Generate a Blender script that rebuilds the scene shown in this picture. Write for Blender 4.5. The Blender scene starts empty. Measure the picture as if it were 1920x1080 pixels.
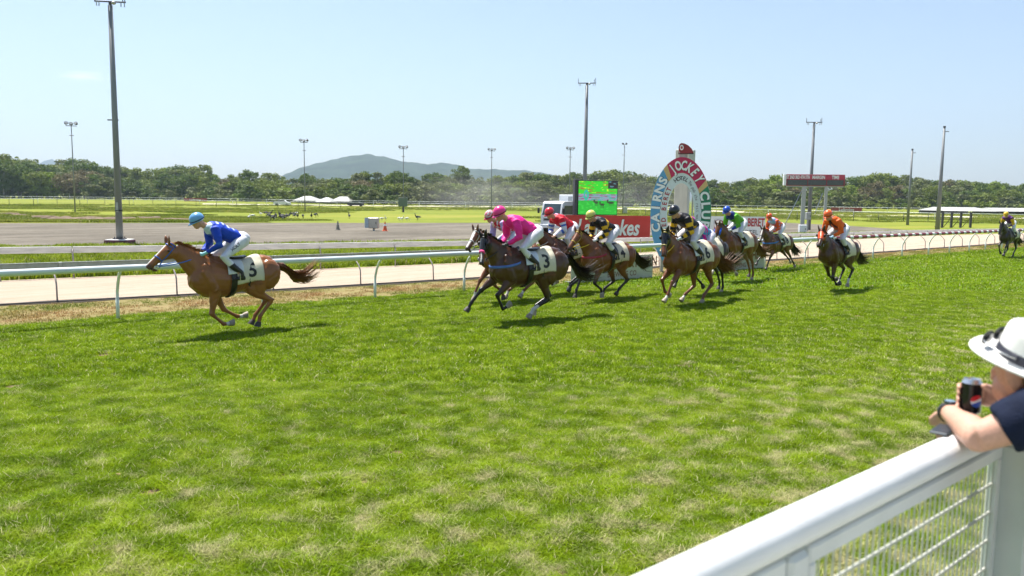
import bpy, math, random
import numpy as np
from mathutils import Vector, Matrix, noise as mnoise
from mathutils.bvhtree import BVHTree

random.seed(7); rng = np.random.default_rng(7)
SC = bpy.context.scene
COL = SC.collection
R_ = math.radians

# ------------------------------------------------------------------ camera
CAM_H = 2.61            # metres above the turf (the viewer stands on a raised apron)
FPX = 1517.0            # focal length in pixels of a 1920 wide picture
PITCH = math.atan(168 / FPX); ROLL = 0.0125
cF = Vector((0, math.cos(PITCH), -math.sin(PITCH)))
r0 = Vector((1, 0, 0)); u0 = Vector((0, math.sin(PITCH), math.cos(PITCH)))
cR = r0 * math.cos(ROLL) + u0 * math.sin(ROLL)
cU = u0 * math.cos(ROLL) - r0 * math.sin(ROLL)
cam = bpy.data.cameras.new('camera'); camo = bpy.data.objects.new('camera', cam); COL.objects.link(camo)
m = Matrix((cR, cU, -cF)).transposed().to_4x4(); m.translation = Vector((0, 0, CAM_H))
camo.matrix_world = m
cam.sensor_width = 36; cam.lens = FPX / 1920 * 36
cam.clip_start = 0.05; cam.clip_end = 30000
cam.dof.use_dof = True; cam.dof.focus_distance = 19.0; cam.dof.aperture_fstop = 2.7
SC.camera = camo

# ------------------------------------------------------------------ light and sky
SUN_S = Vector((0.25, -0.30, -1.0)).normalized()       # direction the light travels
sun_el = math.asin(-SUN_S.z); sun_az = math.atan2(-SUN_S.x, -SUN_S.y)   # from +Y towards +X
world = bpy.data.worlds.new('World'); SC.world = world; world.use_nodes = True
nt = world.node_tree; bg = nt.nodes['Background']
sky = nt.nodes.new('ShaderNodeTexSky'); sky.sky_type = 'NISHITA'; sky.sun_disc = False
sky.sun_elevation = sun_el; sky.sun_rotation = sun_az
sky.altitude = 0; sky.air_density = 1.0; sky.dust_density = 0.9; sky.ozone_density = 1.0
wd_ = (at_dir := (cR * ((158 - 960) / FPX) + cU * ((540 - 142) / FPX) + cF).normalized())
wtc = nt.nodes.new('ShaderNodeTexCoord'); wsub = nt.nodes.new('ShaderNodeVectorMath'); wsub.operation = 'SUBTRACT'; wsub.inputs[1].default_value = wd_; nt.links.new(wtc.outputs['Generated'], wsub.inputs[0])
wsc = nt.nodes.new('ShaderNodeVectorMath'); wsc.operation = 'MULTIPLY'; wsc.inputs[1].default_value = (26, 26, 150); nt.links.new(wsub.outputs[0], wsc.inputs[0])
wln = nt.nodes.new('ShaderNodeVectorMath'); wln.operation = 'LENGTH'; nt.links.new(wsc.outputs[0], wln.inputs[0])
wnz = nt.nodes.new('ShaderNodeTexNoise'); wnz.inputs['Scale'].default_value = 1.6; wnz.inputs['Detail'].default_value = 6; nt.links.new(wsc.outputs[0], wnz.inputs['Vector'])
wm = nt.nodes.new('ShaderNodeMath'); wm.operation = 'MULTIPLY_ADD'; wm.inputs[1].default_value = -.55; nt.links.new(wln.outputs[1] if len(wln.outputs) > 1 else wln.outputs[0], wm.inputs[0]); nt.links.new(wnz.outputs[0], wm.inputs[2])
wmr = nt.nodes.new('ShaderNodeMapRange'); wmr.inputs[1].default_value = .05; wmr.inputs[2].default_value = .55; wmr.inputs[4].default_value = .5; nt.links.new(wm.outputs[0], wmr.inputs[0])
wmx = nt.nodes.new('ShaderNodeMix'); wmx.data_type = 'RGBA'; nt.links.new(wmr.outputs[0], wmx.inputs[0]); nt.links.new(sky.outputs[0], wmx.inputs[6]); wmx.inputs[7].default_value = (9.5, 9.7, 10.0, 1)
nt.links.new(wmx.outputs[2], bg.inputs[0]); bg.inputs[1].default_value = 0.083
sl = bpy.data.lights.new('sun', 'SUN'); sl.energy = 5.0; sl.angle = R_(0.53); sl.color = (1.0, 0.955, 0.88)
so = bpy.data.objects.new('sun', sl); COL.objects.link(so)
so.rotation_euler = (-SUN_S).to_track_quat('Z', 'Y').to_euler()
SC.view_settings.view_transform = 'Standard'; SC.view_settings.look = 'None'
SC.view_settings.exposure = 1.02; SC.view_settings.gamma = 1.0; SC.view_settings.use_curve_mapping = False
SC.render.engine = 'CYCLES'
SC.cycles.use_denoising = True
SC.cycles.max_bounces = 8; SC.cycles.diffuse_bounces = 3; SC.cycles.glossy_bounces = 3
SC.cycles.transmission_bounces = 4; SC.cycles.transparent_max_bounces = 12; SC.cycles.volume_bounces = 0
SC.cycles.sample_clamp_indirect = 6

# ------------------------------------------------------------------ picture <-> ground helpers
def gp(px, py, z=0.0):
    d = cR * ((px - 960) / FPX) + cU * ((540 - py) / FPX) + cF
    t = (z - CAM_H) / d.z
    return Vector((d.x * t, d.y * t, z))
def at(px, py, dist):
    """point seen at a pixel, dist metres in front of the camera"""
    d = cR * ((px - 960) / FPX) + cU * ((540 - py) / FPX) + cF
    return Vector((0, 0, CAM_H)) + d * dist
def hgt(base, py):
    """height above the ground that a vertical thing standing at base reaches when its top shows at row py"""
    v = base - Vector((0, 0, CAM_H)); k = (540 - py) / FPX
    return (k * v.dot(cF) - v.dot(cU)) / (cU.z - k * cF.z) + base.z
def depth(p): return (p - Vector((0, 0, CAM_H))).dot(cF)
# direction of the straight: U points away along the course, N across it towards the infield
ANG = 48.9
U = Vector((math.sin(R_(ANG)), math.cos(R_(ANG)), 0)); N = Vector((-U.y, U.x, 0))

# ------------------------------------------------------------------ materials
MATS = {}
def mat(name, color=(0.5, 0.5, 0.5), rough=0.6, metal=0.0, var=0.12, scale=8.0, bump=0.0, bscale=40.0,
        attr=None, spec=0.5, emis=None, trans=0.0, sheen=0.0, coat=0.0, obj=True, detail=4, stretch=None, dark=None):
    if name in MATS: return MATS[name]
    m = bpy.data.materials.new(name); m.use_nodes = True; n = m.node_tree.nodes; l = m.node_tree.links
    b = n['Principled BSDF']; out = n['Material Output']
    b.inputs['Roughness'].default_value = rough; b.inputs['Metallic'].default_value = metal
    b.inputs['Specular IOR Level'].default_value = spec
    if sheen: b.inputs['Sheen Weight'].default_value = sheen
    if coat: b.inputs['Coat Weight'].default_value = coat
    tc = n.new('ShaderNodeTexCoord'); vec = tc.outputs['Object']
    if stretch:
        mp = n.new('ShaderNodeMapping'); mp.inputs['Scale'].default_value = stretch; l.new(vec, mp.inputs[0]); vec = mp.outputs[0]
    nz = n.new('ShaderNodeTexNoise'); nz.inputs['Scale'].default_value = scale; nz.inputs['Detail'].default_value = detail
    l.new(vec, nz.inputs['Vector'])
    if attr:
        at_ = n.new('ShaderNodeAttribute'); at_.attribute_name = attr; base = at_.outputs['Color']
    else:
        rg = n.new('ShaderNodeRGB'); rg.outputs[0].default_value = (*color, 1); base = rg.outputs[0]
    if var:
        mr = n.new('ShaderNodeMapRange'); mr.inputs[1].default_value = 0.3; mr.inputs[2].default_value = 0.7
        mr.inputs[3].default_value = 1 - var; mr.inputs[4].default_value = 1 + var; l.new(nz.outputs[0], mr.inputs[0])
        mx = n.new('ShaderNodeVectorMath'); mx.operation = 'SCALE'; l.new(base, mx.inputs[0]); l.new(mr.outputs[0], mx.inputs['Scale']); base = mx.outputs[0]
    l.new(base, b.inputs['Base Color'])
    if bump:
        n2 = n.new('ShaderNodeTexNoise'); n2.inputs['Scale'].default_value = bscale; n2.inputs['Detail'].default_value = 5; l.new(vec, n2.inputs['Vector'])
        bp = n.new('ShaderNodeBump'); bp.inputs['Strength'].default_value = bump; bp.inputs['Distance'].default_value = 0.02
        l.new(n2.outputs[0], bp.inputs['Height']); l.new(bp.outputs[0], b.inputs['Normal'])
    if emis:
        b.inputs['Emission Color'].default_value = (*emis[:3], 1); b.inputs['Emission Strength'].default_value = emis[3]
    if trans:
        tr = n.new('ShaderNodeBsdfTranslucent'); l.new(base, tr.inputs[0]); ms = n.new('ShaderNodeMixShader'); ms.inputs[0].default_value = trans
        l.new(b.outputs[0], ms.inputs[1]); l.new(tr.outputs[0], ms.inputs[2]); l.new(ms.outputs[0], out.inputs[0])
    MATS[name] = m; return m

def ramp(n, stops, interp='LINEAR'):
    cr = n.new('ShaderNodeValToRGB'); e = cr.color_ramp; e.interpolation = interp
    while len(e.elements) < len(stops): e.elements.new(0.5)
    for el, (p, c) in zip(e.elements, stops): el.position = p; el.color = (*c, 1)
    return cr

def ground_mat(name, stops, big=0.35, small=6.0, fine=60.0, bump=0.6, rough=0.9, stretch=(1, 1, 1), wbig=0.6, bdist=0.03):
    m = bpy.data.materials.new(name); m.use_nodes = True; n = m.node_tree.nodes; l = m.node_tree.links
    b = n['Principled BSDF']; b.inputs['Roughness'].default_value = rough; b.inputs['Specular IOR Level'].default_value = 0.15
    tc = n.new('ShaderNodeTexCoord'); mp = n.new('ShaderNodeMapping'); mp.inputs['Scale'].default_value = stretch; l.new(tc.outputs['Object'], mp.inputs[0])
    ns = []
    for s in (big, small, fine):
        z = n.new('ShaderNodeTexNoise'); z.inputs['Scale'].default_value = s; z.inputs['Detail'].default_value = 6; z.inputs['Roughness'].default_value = 0.62
        l.new(mp.outputs[0], z.inputs['Vector']); ns.append(z)
    a = n.new('ShaderNodeMix'); a.inputs[0].default_value = 1 - wbig; l.new(ns[0].outputs[0], a.inputs[2]); l.new(ns[1].outputs[0], a.inputs[3])
    c = n.new('ShaderNodeMix'); c.inputs[0].default_value = 0.25; l.new(a.outputs[0], c.inputs[2]); l.new(ns[2].outputs[0], c.inputs[3])
    cr = ramp(n, stops); l.new(c.outputs[0], cr.inputs[0]); l.new(cr.outputs[0], b.inputs['Base Color'])
    bp = n.new('ShaderNodeBump'); bp.inputs['Strength'].default_value = bump; bp.inputs['Distance'].default_value = bdist
    l.new(ns[2].outputs[0], bp.inputs['Height']); l.new(bp.outputs[0], b.inputs['Normal'])
    MATS[name] = m; return m

# ------------------------------------------------------------------ mesh builder
class MB:
    def __init__(s): s.v = []; s.f = []; s.c = []
    def add(s, vs, fs):
        o = len(s.v); s.v += [tuple(v) for v in vs]; s.f += [tuple(i + o for i in f) for f in fs]; return s
    def box(s, c, size, rot=None, bev=0.0):
        hx, hy, hz = size[0] / 2, size[1] / 2, size[2] / 2
        if bev:
            b = min(bev, hx * .9, hy * .9, hz * .9); vs = []
            for sx in (-1, 1):
                for sy in (-1, 1):
                    for sz in (-1, 1):
                        vs += [(sx * (hx - b), sy * (hy - b), sz * hz), (sx * (hx - b), sy * hy, sz * (hz - b)), (sx * hx, sy * (hy - b), sz * (hz - b))]
            def I(x, y, z, k): return ((x > 0) * 4 + (y > 0) * 2 + (z > 0)) * 3 + k
            fs = []
            for z in (-1, 1): fs.append((I(-1, -1, z, 0), I(1, -1, z, 0), I(1, 1, z, 0), I(-1, 1, z, 0)))
            for y in (-1, 1): fs.append((I(-1, y, -1, 1), I(1, y, -1, 1), I(1, y, 1, 1), I(-1, y, 1, 1)))
            for x in (-1, 1): fs.append((I(x, -1, -1, 2), I(x, 1, -1, 2), I(x, 1, 1, 2), I(x, -1, 1, 2)))
            for y in (-1, 1):
                for z in (-1, 1): fs.append((I(-1, y, z, 0), I(1, y, z, 0), I(1, y, z, 1), I(-1, y, z, 1)))
            for x in (-1, 1):
                for z in (-1, 1): fs.append((I(x, -1, z, 0), I(x, 1, z, 0), I(x, 1, z, 2), I(x, -1, z, 2)))
                for y in (-1, 1): fs.append((I(x, y, -1, 1), I(x, y, 1, 1), I(x, y, 1, 2), I(x, y, -1, 2)))
            for x in (-1, 1):
                for y in (-1, 1):
                    for z in (-1, 1): fs.append((I(x, y, z, 0), I(x, y, z, 1), I(x, y, z, 2)))
        else:
            vs = [(x * hx, y * hy, z * hz) for x in (-1, 1) for y in (-1, 1) for z in (-1, 1)]
            fs = [(0, 1, 3, 2), (4, 6, 7, 5), (0, 4, 5, 1), (2, 3, 7, 6), (0, 2, 6, 4), (1, 5, 7, 3)]
        c = Vector(c)
        vs = [((rot @ Vector(v)) if rot is not None else Vector(v)) + c for v in vs]
        return s.add(vs, fs)
    def rings(s, rs, n=12, cap=True):
        """rs: list of (centre, axisA, axisB)"""
        vs = []; fs = []
        for (c, a, b) in rs:
            for k in range(n):
                t = 2 * math.pi * k / n; vs.append(Vector(c) + Vector(a) * math.cos(t) + Vector(b) * math.sin(t))
        for i in range(len(rs) - 1):
            for k in range(n):
                fs.append((i * n + k, i * n + (k + 1) % n, (i + 1) * n + (k + 1) % n, (i + 1) * n + k))
        if cap: fs += [tuple(range(n - 1, -1, -1)), tuple((len(rs) - 1) * n + k for k in range(n))]
        return s.add(vs, fs)
    def tube(s, pts, r, n=8, ref=None, flat=1.0, cap=True):
        pts = [Vector(p) for p in pts]; rs = []
        if not hasattr(r, '__len__'): r = [r] * len(pts)
        pa = None
        for i, p in enumerate(pts):
            d = (pts[min(i + 1, len(pts) - 1)] - pts[max(i - 1, 0)]).normalized()
            if pa is None:
                h = ref or (Vector((0, 0, 1)) if abs(d.z) < 0.9 else Vector((0, 1, 0)))
                a = (h - d * h.dot(d)).normalized()
            else:
                a = (pa - d * pa.dot(d)).normalized()
            pa = a; b = d.cross(a)
            rs.append((p, a * r[i], b * r[i] * flat))
        return s.rings(rs, n, cap)
    def ball(s, c, r, n=12, m_=8, rot=None):
        rx, ry, rz = r if hasattr(r, '__len__') else (r, r, r); c = Vector(c); vs = [(0, 0, -rz)]
        for i in range(1, m_):
            a = math.pi * i / m_ - math.pi / 2
            for k in range(n):
                t = 2 * math.pi * k / n; vs.append((rx * math.cos(a) * math.cos(t), ry * math.cos(a) * math.sin(t), rz * math.sin(a)))
        vs.append((0, 0, rz)); fs = []
        for k in range(n): fs.append((0, 1 + (k + 1) % n, 1 + k))
        for i in range(m_ - 2):
            for k in range(n): a = 1 + i * n; fs.append((a + k, a + (k + 1) % n, a + n + (k + 1) % n, a + n + k))
        L = len(vs) - 1; a = 1 + (m_ - 2) * n
        for k in range(n): fs.append((a + k, a + (k + 1) % n, L))
        vs = [((rot @ Vector(v)) if rot is not None else Vector(v)) + c for v in vs]
        return s.add(vs, fs)
    def prism(s, outline, d0, d1, X, Y, Z, o):
        """outline in (x,y) swept from d0 to d1 along Z"""
        n = len(outline); o = Vector(o); vs = [o + X * p[0] + Y * p[1] + Z * d for d in (d0, d1) for p in outline]
        fs = [(k, (k + 1) % n, n + (k + 1) % n, n + k) for k in range(n)] + [tuple(range(n - 1, -1, -1)), tuple(range(n, 2 * n))]
        return s.add(vs, fs)
    def mesh(s, name, smooth=True):
        me = bpy.data.meshes.new(name); me.from_pydata([tuple(v) for v in s.v], [], s.f); me.validate(); me.update()
        if smooth:
            me.shade_smooth()
        return me

def fixnormals(me):
    import bmesh
    b = bmesh.new(); b.from_mesh(me); bmesh.ops.recalc_face_normals(b, faces=b.faces); b.to_mesh(me); b.free()

def link(name, data, parent=None, m=None):
    o = bpy.data.objects.new(name, data); COL.objects.link(o)
    if parent: o.parent = parent
    if m is not None and data is not None:
        data.materials.clear(); data.materials.append(m)
    return o
def part(name, mb, m, parent=None, smooth=False, angle=None):
    me = mb if isinstance(mb, bpy.types.Mesh) else mb.mesh(name, smooth)
    if not isinstance(mb, bpy.types.Mesh): fixnormals(me)
    if smooth and angle:
        try: me.set_sharp_from_angle(angle=R_(angle))
        except Exception: pass
    return link(name, me, parent, m)
def tag(o, label=None, cat=None, group=None, kind=None):
    if label: o['label'] = label
    if cat: o['category'] = cat
    if group: o['group'] = group
    if kind: o['kind'] = kind
    return o
def thing(name, label, cat, loc=(0, 0, 0), rz=0.0, group=None):
    o = bpy.data.objects.new(name, None); COL.objects.link(o); o.location = loc; o.rotation_euler = (0, 0, rz); o.empty_display_size = .2
    return tag(o, label, cat, group)
def kids(o): return [c for c in ALLKIDS.get(o.name, [])]
def copy_thing(root, loc=None, rz=None, label=None):
    def rec(o, par):
        c = o.copy(); COL.objects.link(c)
        if par: c.parent = par
        for ch in o.children: rec(ch, c)
        return c
    r = rec(root, None)
    if loc is not None: r.location = loc
    if rz is not None: r.rotation_euler = (0, 0, rz)
    if label: r['label'] = label
    return r

def text_data(s, size=1.0, bold=0.0, xs=1.0, shear=0.0, align='CENTER', res=3):
    """lettering as (verts2d, faces) centred on the baseline"""
    c = bpy.data.curves.new('t', 'FONT'); c.body = s; c.size = size; c.offset = bold; c.align_x = align; c.shear = shear
    c.resolution_u = res; c.fill_mode = 'BOTH'
    o = bpy.data.objects.new('t', c); COL.objects.link(o)
    dg = bpy.context.evaluated_depsgraph_get(); me = bpy.data.meshes.new_from_object(o.evaluated_get(dg))
    vs = [(v.co.x * xs, v.co.y) for v in me.vertices]; fs = [tuple(p.vertices) for p in me.polygons]
    bpy.data.objects.remove(o); bpy.data.curves.remove(c); bpy.data.meshes.remove(me)
    return vs, fs
def letters(name, s, size, o, X, Y, m, parent, bold=0.0, xs=1.0, shear=0.0, lift=0.004, warp=None, align='CENTER'):
    vs, fs = text_data(s, size, bold, xs, shear, align)
    Z = X.cross(Y); mb = MB()
    if warp: P = [warp(x, y) for x, y in vs]
    else: P = [Vector(o) + X * x + Y * y + Z * lift for x, y in vs]
    mb.add(P, fs); me = mb.mesh(name, False)
    return link(name, me, parent, m)
# ------------------------------------------------------------------ ground sheets
def T(s, t, z=0.0): return Vector((U.x * s + N.x * t, U.y * s + N.y * t, z))
TH = math.atan2(U.y, U.x)
def interp(pts, x): return float(np.interp(x, [p[0] for p in pts], [p[1] for p in pts]))
TURF_EDGE = [(-60, 19.6), (2, 18.25), (8, 18.1), (14, 17.9), (28, 17.55), (43, 17.3), (60, 16.9), (90, 16.3), (160, 15.5)]
TURF_RAIL = [(-40, 18.6), (2, 17.95), (14, 17.75), (43, 17.19), (50, 16.98), (70, 16.5), (110, 15.5)]
DIRT_RAIL = [(-40, 26.5), (4.4, 21.6), (9.6, 21.0), (14.7, 20.65), (34, 19.55), (48, 19.5), (56, 19.35), (80, 18.9), (110, 18.4)]
SAND_NEAR = [(-40, 26.6), (4.4, 21.75), (9.6, 21.1), (14.7, 20.75), (34, 19.65), (48, 19.6), (56, 19.45), (80, 19.0), (160, 18.0)]
SAND_FAR_PX = [(-400, 546), (0, 527), (138, 521), (600, 505), (880, 493), (1200, 474), (1500, 455), (1700, 443), (1920, 437), (2300, 428)]
def stp(px, py):
    p = gp(px, py); return (p.dot(U), p.dot(N))
def sheet(name, pts, z, m, loc_frame=True, subdiv=0):
    """flat polygon in world points, its object turned so that its own x runs along the course"""
    rot = Matrix.Rotation(-TH, 3, 'Z'); v = [rot @ Vector((p[0], p[1], 0)) for p in pts]
    me = bpy.data.meshes.new(name); me.from_pydata([tuple(p) for p in v], [], [tuple(range(len(v)))]); me.update()
    o = link(name, me, None, m); o.location = (0, 0, z); o.rotation_euler = (0, 0, TH); fixnormals(me)
    if me.polygons[0].normal.z < 0: me.flip_normals()
    return tag(o, kind='structure')

G_infield = ground_mat('infield_grass', [(0.36, (0.085, 0.11, 0.014)), (0.46, (0.14, 0.18, 0.014)), (0.54, (0.21, 0.22, 0.022)), (0.64, (0.29, 0.25, 0.08))], big=0.03, small=0.16, fine=3, stretch=(.22, 1, 1), wbig=0.5, bump=.8, bdist=.08)
G_turf = ground_mat('turf_soil', [(0.35, (0.06, 0.11, 0.008)), (0.5, (0.10, 0.18, 0.012)), (0.62, (0.15, 0.22, 0.03)), (0.75, (0.20, 0.19, 0.085))], big=0.5, small=4, fine=45, wbig=0.4, bump=1.0)
G_dry = ground_mat('dry_verge_grass', [(0.32, (0.13, 0.14, 0.03)), (0.45, (0.22, 0.19, 0.07)), (0.58, (0.30, 0.22, 0.105)), (0.7, (0.36, 0.29, 0.17))], big=1.2, small=7, fine=50, stretch=(.4, 1, 1), bump=1.0)
G_sand = ground_mat('sand', [(0.34, (0.32, 0.24, 0.165)), (0.46, (0.42, 0.335, 0.25)), (0.62, (0.49, 0.405, 0.32))], big=0.9, small=5, fine=22, stretch=(.14, 1.6, 1), bump=1.0, bdist=.06, wbig=.4)
G_gravel = ground_mat('grey_gravel', [(0.38, (0.080, 0.069, 0.052)), (0.5, (0.148, 0.130, 0.102)), (0.62, (0.24, 0.212, 0.168))], big=0.3, small=3.2, fine=22, stretch=(.35, 1, 1), bump=1.0, bdist=.05)
G_lime = ground_mat('lime_verge', [(0.3, (0.10, 0.13, 0.015)), (0.5, (0.16, 0.20, 0.02)), (0.7, (0.22, 0.24, 0.04))], big=0.8, small=5, fine=30, bump=1.0)
G_conc = mat('apron_concrete', (0.42, 0.41, 0.38), 0.9, var=.15, scale=3, bump=.4)

S = 9000
gv = [(-S, -200), (S, -200), (S, S), (-S, S)]
ground = sheet('ground', gv, 0.0, G_infield)
turf = sheet('turf_track', [T(s, t) for s, t in TURF_EDGE] + [T(160, 0.4), T(-60, 0.4)], 0.004, G_turf)
dry = sheet('dry_verge', [T(s, t + .25) for s, t in SAND_NEAR] + [T(s, t - .02) for s, t in reversed(TURF_EDGE)], 0.008, G_dry)
far = [gp(*p) for p in SAND_FAR_PX]
sand = sheet('sand_track', [T(s, t) for s, t in SAND_NEAR] + [T(160, 25)] + far[::-1], 0.012, G_sand)
gn = [(-500, 474), (0, 464.5), (225, 462), (600, 458), (900, 453), (1200, 446), (1450, 440), (1650, 436), (1722, 433)]
gf = [(1700, 431), (1600, 424), (1460, 417), (1200, 416.5), (960, 418), (480, 418), (0, 418.5), (-500, 419)]
gravel = sheet('gravel_yard', [gp(*p) for p in gn + gf], 0.008, G_gravel)
lime = sheet('grass_strip', [Vector((p.x, p.y, 0)) for p in far[:-2]] + [gp(*p) for p in gn[:-1][::-1]], 0.004, G_lime)
G_far = ground_mat('far_sand', [(0.3, (0.5, 0.46, 0.36)), (0.7, (0.62, 0.57, 0.46))], big=0.01, small=0.1, fine=1, bump=.3)
fs = sheet('far_sand_track', [gp(*p) for p in [(380, 383), (700, 386.5), (1000, 388.5), (1300, 395), (1500, 403), (1700, 407), (1930, 411), (2300, 417), (2300, 413), (1930, 407.5), (1700, 404.5), (1500, 401), (1300, 393.5), (1000, 387.3), (700, 385.2), (380, 381.6)]], 0.03, G_far)
ap = MB().box((0, 0, 0.35), (60, 3.2, .7), rot=Matrix.Rotation(TH, 3, 'Z'))
apo = part('viewing_apron', ap, G_conc); apo.location = T(2, -1.05); tag(apo, kind='structure')

# ------------------------------------------------------------------ living grass
def leaf_mat(name, stops, tip=(1.0, 1.0, 1.0), scale=0.9, trans=0.35, dry=(0.42, 0.36, 0.19), dryness=0.5, patch=2.2, wear=0.0, band=(.028, 4.6, 0.0)):
    m = bpy.data.materials.new(name); m.use_nodes = True; n = m.node_tree.nodes; l = m.node_tree.links
    b = n['Principled BSDF']; b.inputs['Roughness'].default_value = 0.5; b.inputs['Specular IOR Level'].default_value = 0.12
    g = n.new('ShaderNodeNewGeometry')
    z = n.new('ShaderNodeTexNoise'); z.inputs['Scale'].default_value = scale; z.inputs['Detail'].default_value = 5; z.inputs['Roughness'].default_value = .65; l.new(g.outputs['Position'], z.inputs['Vector'])
    cr = ramp(n, stops); bd = n.new('ShaderNodeVectorMath'); bd.operation = 'DOT_PRODUCT'; bd.inputs[1].default_value = N * (2 * math.pi / band[1]); l.new(g.outputs['Position'], bd.inputs[0])
    bs_ = n.new('ShaderNodeMath'); bs_.operation = 'SINE'; bp_ = n.new('ShaderNodeMath'); bp_.operation = 'ADD'; bp_.inputs[1].default_value = band[2]; l.new(bd.outputs['Value'], bp_.inputs[0]); l.new(bp_.outputs[0], bs_.inputs[0]); bm2 = n.new('ShaderNodeMath'); bm2.operation = 'MULTIPLY_ADD'; bm2.inputs[1].default_value = band[0]; l.new(bs_.outputs[0], bm2.inputs[0]); l.new(z.outputs[0], bm2.inputs[2])
    l.new(bm2.outputs[0], cr.inputs[0])
    z2 = n.new('ShaderNodeTexNoise'); z2.inputs['Scale'].default_value = patch; z2.inputs['Detail'].default_value = 4; l.new(g.outputs['Position'], z2.inputs['Vector'])
    oi = n.new('ShaderNodeObjectInfo')
    ad = n.new('ShaderNodeMath'); ad.operation = 'ADD'; l.new(z2.outputs[0], ad.inputs[0])
    at_ = n.new('ShaderNodeAttribute'); at_.attribute_name = 'dry'; at_.attribute_type = 'GEOMETRY'
    l.new(at_.outputs['Fac'], ad.inputs[1])
    dt_ = n.new('ShaderNodeVectorMath'); dt_.operation = 'DOT_PRODUCT'; dt_.inputs[1].default_value = N; l.new(g.outputs['Position'], dt_.inputs[0])
    wr_ = n.new('ShaderNodeMapRange'); wr_.inputs[1].default_value = 1.5; wr_.inputs[2].default_value = 9.5; wr_.inputs[3].default_value = wear; wr_.inputs[4].default_value = 0; l.new(dt_.outputs['Value'], wr_.inputs[0])
    ad2 = n.new('ShaderNodeMath'); ad2.operation = 'ADD'; l.new(ad.outputs[0], ad2.inputs[0]); l.new(wr_.outputs[0], ad2.inputs[1]); ad = ad2
    mr = n.new('ShaderNodeMapRange'); mr.inputs[1].default_value = 1.12 - dryness; mr.inputs[2].default_value = 1.32 - dryness; l.new(ad.outputs[0], mr.inputs[0])
    mx = n.new('ShaderNodeMix'); mx.data_type = 'RGBA'; l.new(mr.outputs[0], mx.inputs[0]); l.new(cr.outputs[0], mx.inputs[6]); mx.inputs[7].default_value = (*dry, 1)
    rv = n.new('ShaderNodeMapRange'); rv.inputs[3].default_value = .68; rv.inputs[4].default_value = 1.30; l.new(oi.outputs['Random'], rv.inputs[0])
    sv = n.new('ShaderNodeVectorMath'); sv.operation = 'SCALE'; l.new(mx.outputs[2], sv.inputs[0]); l.new(rv.outputs[0], sv.inputs['Scale']); l.new(sv.outputs[0], b.inputs['Base Color'])
    tr = n.new('ShaderNodeBsdfTranslucent'); l.new(sv.outputs[0], tr.inputs[0]); ms = n.new('ShaderNodeMixShader'); ms.inputs[0].default_value = trans
    l.new(b.outputs[0], ms.inputs[1]); l.new(tr.outputs[0], ms.inputs[2]); l.new(ms.outputs[0], n['Material Output'].inputs[0])
    return m
L_turf = leaf_mat('turf_blades', [(0.32, (0.115, 0.195, 0.001)), (0.45, (0.175, 0.275, 0.002)), (0.56, (0.25, 0.355, 0.005)), (0.7, (0.345, 0.43, 0.04))], scale=2.7, dryness=0.47, wear=.22, patch=3.1, dry=(.52, .48, .25))
L_dry = leaf_mat('dry_blades', [(0.36, (0.15, 0.19, 0.02)), (0.5, (0.27, 0.22, 0.06)), (0.64, (0.33, 0.20, 0.08))], dryness=0.45, band=(.13, 2.5, math.pi / 2 - 2 * math.pi * 19.35 / 2.5))
L_lime = leaf_mat('lime_blades', [(0.35, (0.14, 0.20, 0.01)), (0.5, (0.24, 0.31, 0.015)), (0.65, (0.32, 0.38, 0.03))], dryness=0.35)

def tuft(name, nb, rad, length, width, m, lean=0.8, seed=0, drybits=0.05):
    r = np.random.default_rng(seed); vs = []; fs = []; dr = []
    for i in range(nb):
        a, rr = r.uniform(0, 6.283), rad * math.sqrt(r.uniform(0, 1)); x, y = rr * math.cos(a), rr * math.sin(a)
        ln = length * r.uniform(.45, 1.25); w = width * r.uniform(.6, 1.3); d = r.uniform(0, 6.283); le = lean * r.uniform(.2, 1.3)
        dx, dy = math.cos(d), math.sin(d); sx, sy = -dy * w / 2, dx * w / 2; o = len(vs)
        dv = r.uniform(.25, .6) if r.uniform() < drybits else r.uniform(-.08, .1)
        for k, (h, b_, ww) in enumerate(((0, 0, 1), (.55, .35, .85), (1, 1.0, .12))):
            px, py, pz = x + dx * le * b_ * ln, y + dy * le * b_ * ln, ln * h * math.cos(min(le * b_ * .7, 1.3))
            vs += [(px - sx * ww, py - sy * ww, pz), (px + sx * ww, py + sy * ww, pz)]; dr += [dv, dv]
        fs += [(o, o + 1, o + 3, o + 2), (o + 2, o + 3, o + 5, o + 4)]
    me = bpy.data.meshes.new(name); me.from_pydata(vs, [], fs); me.update(); me.shade_smooth()
    at_ = me.attributes.new('dry', 'FLOAT', 'POINT'); at_.data.foreach_set('value', dr)
    me.materials.append(m); return me

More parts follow.
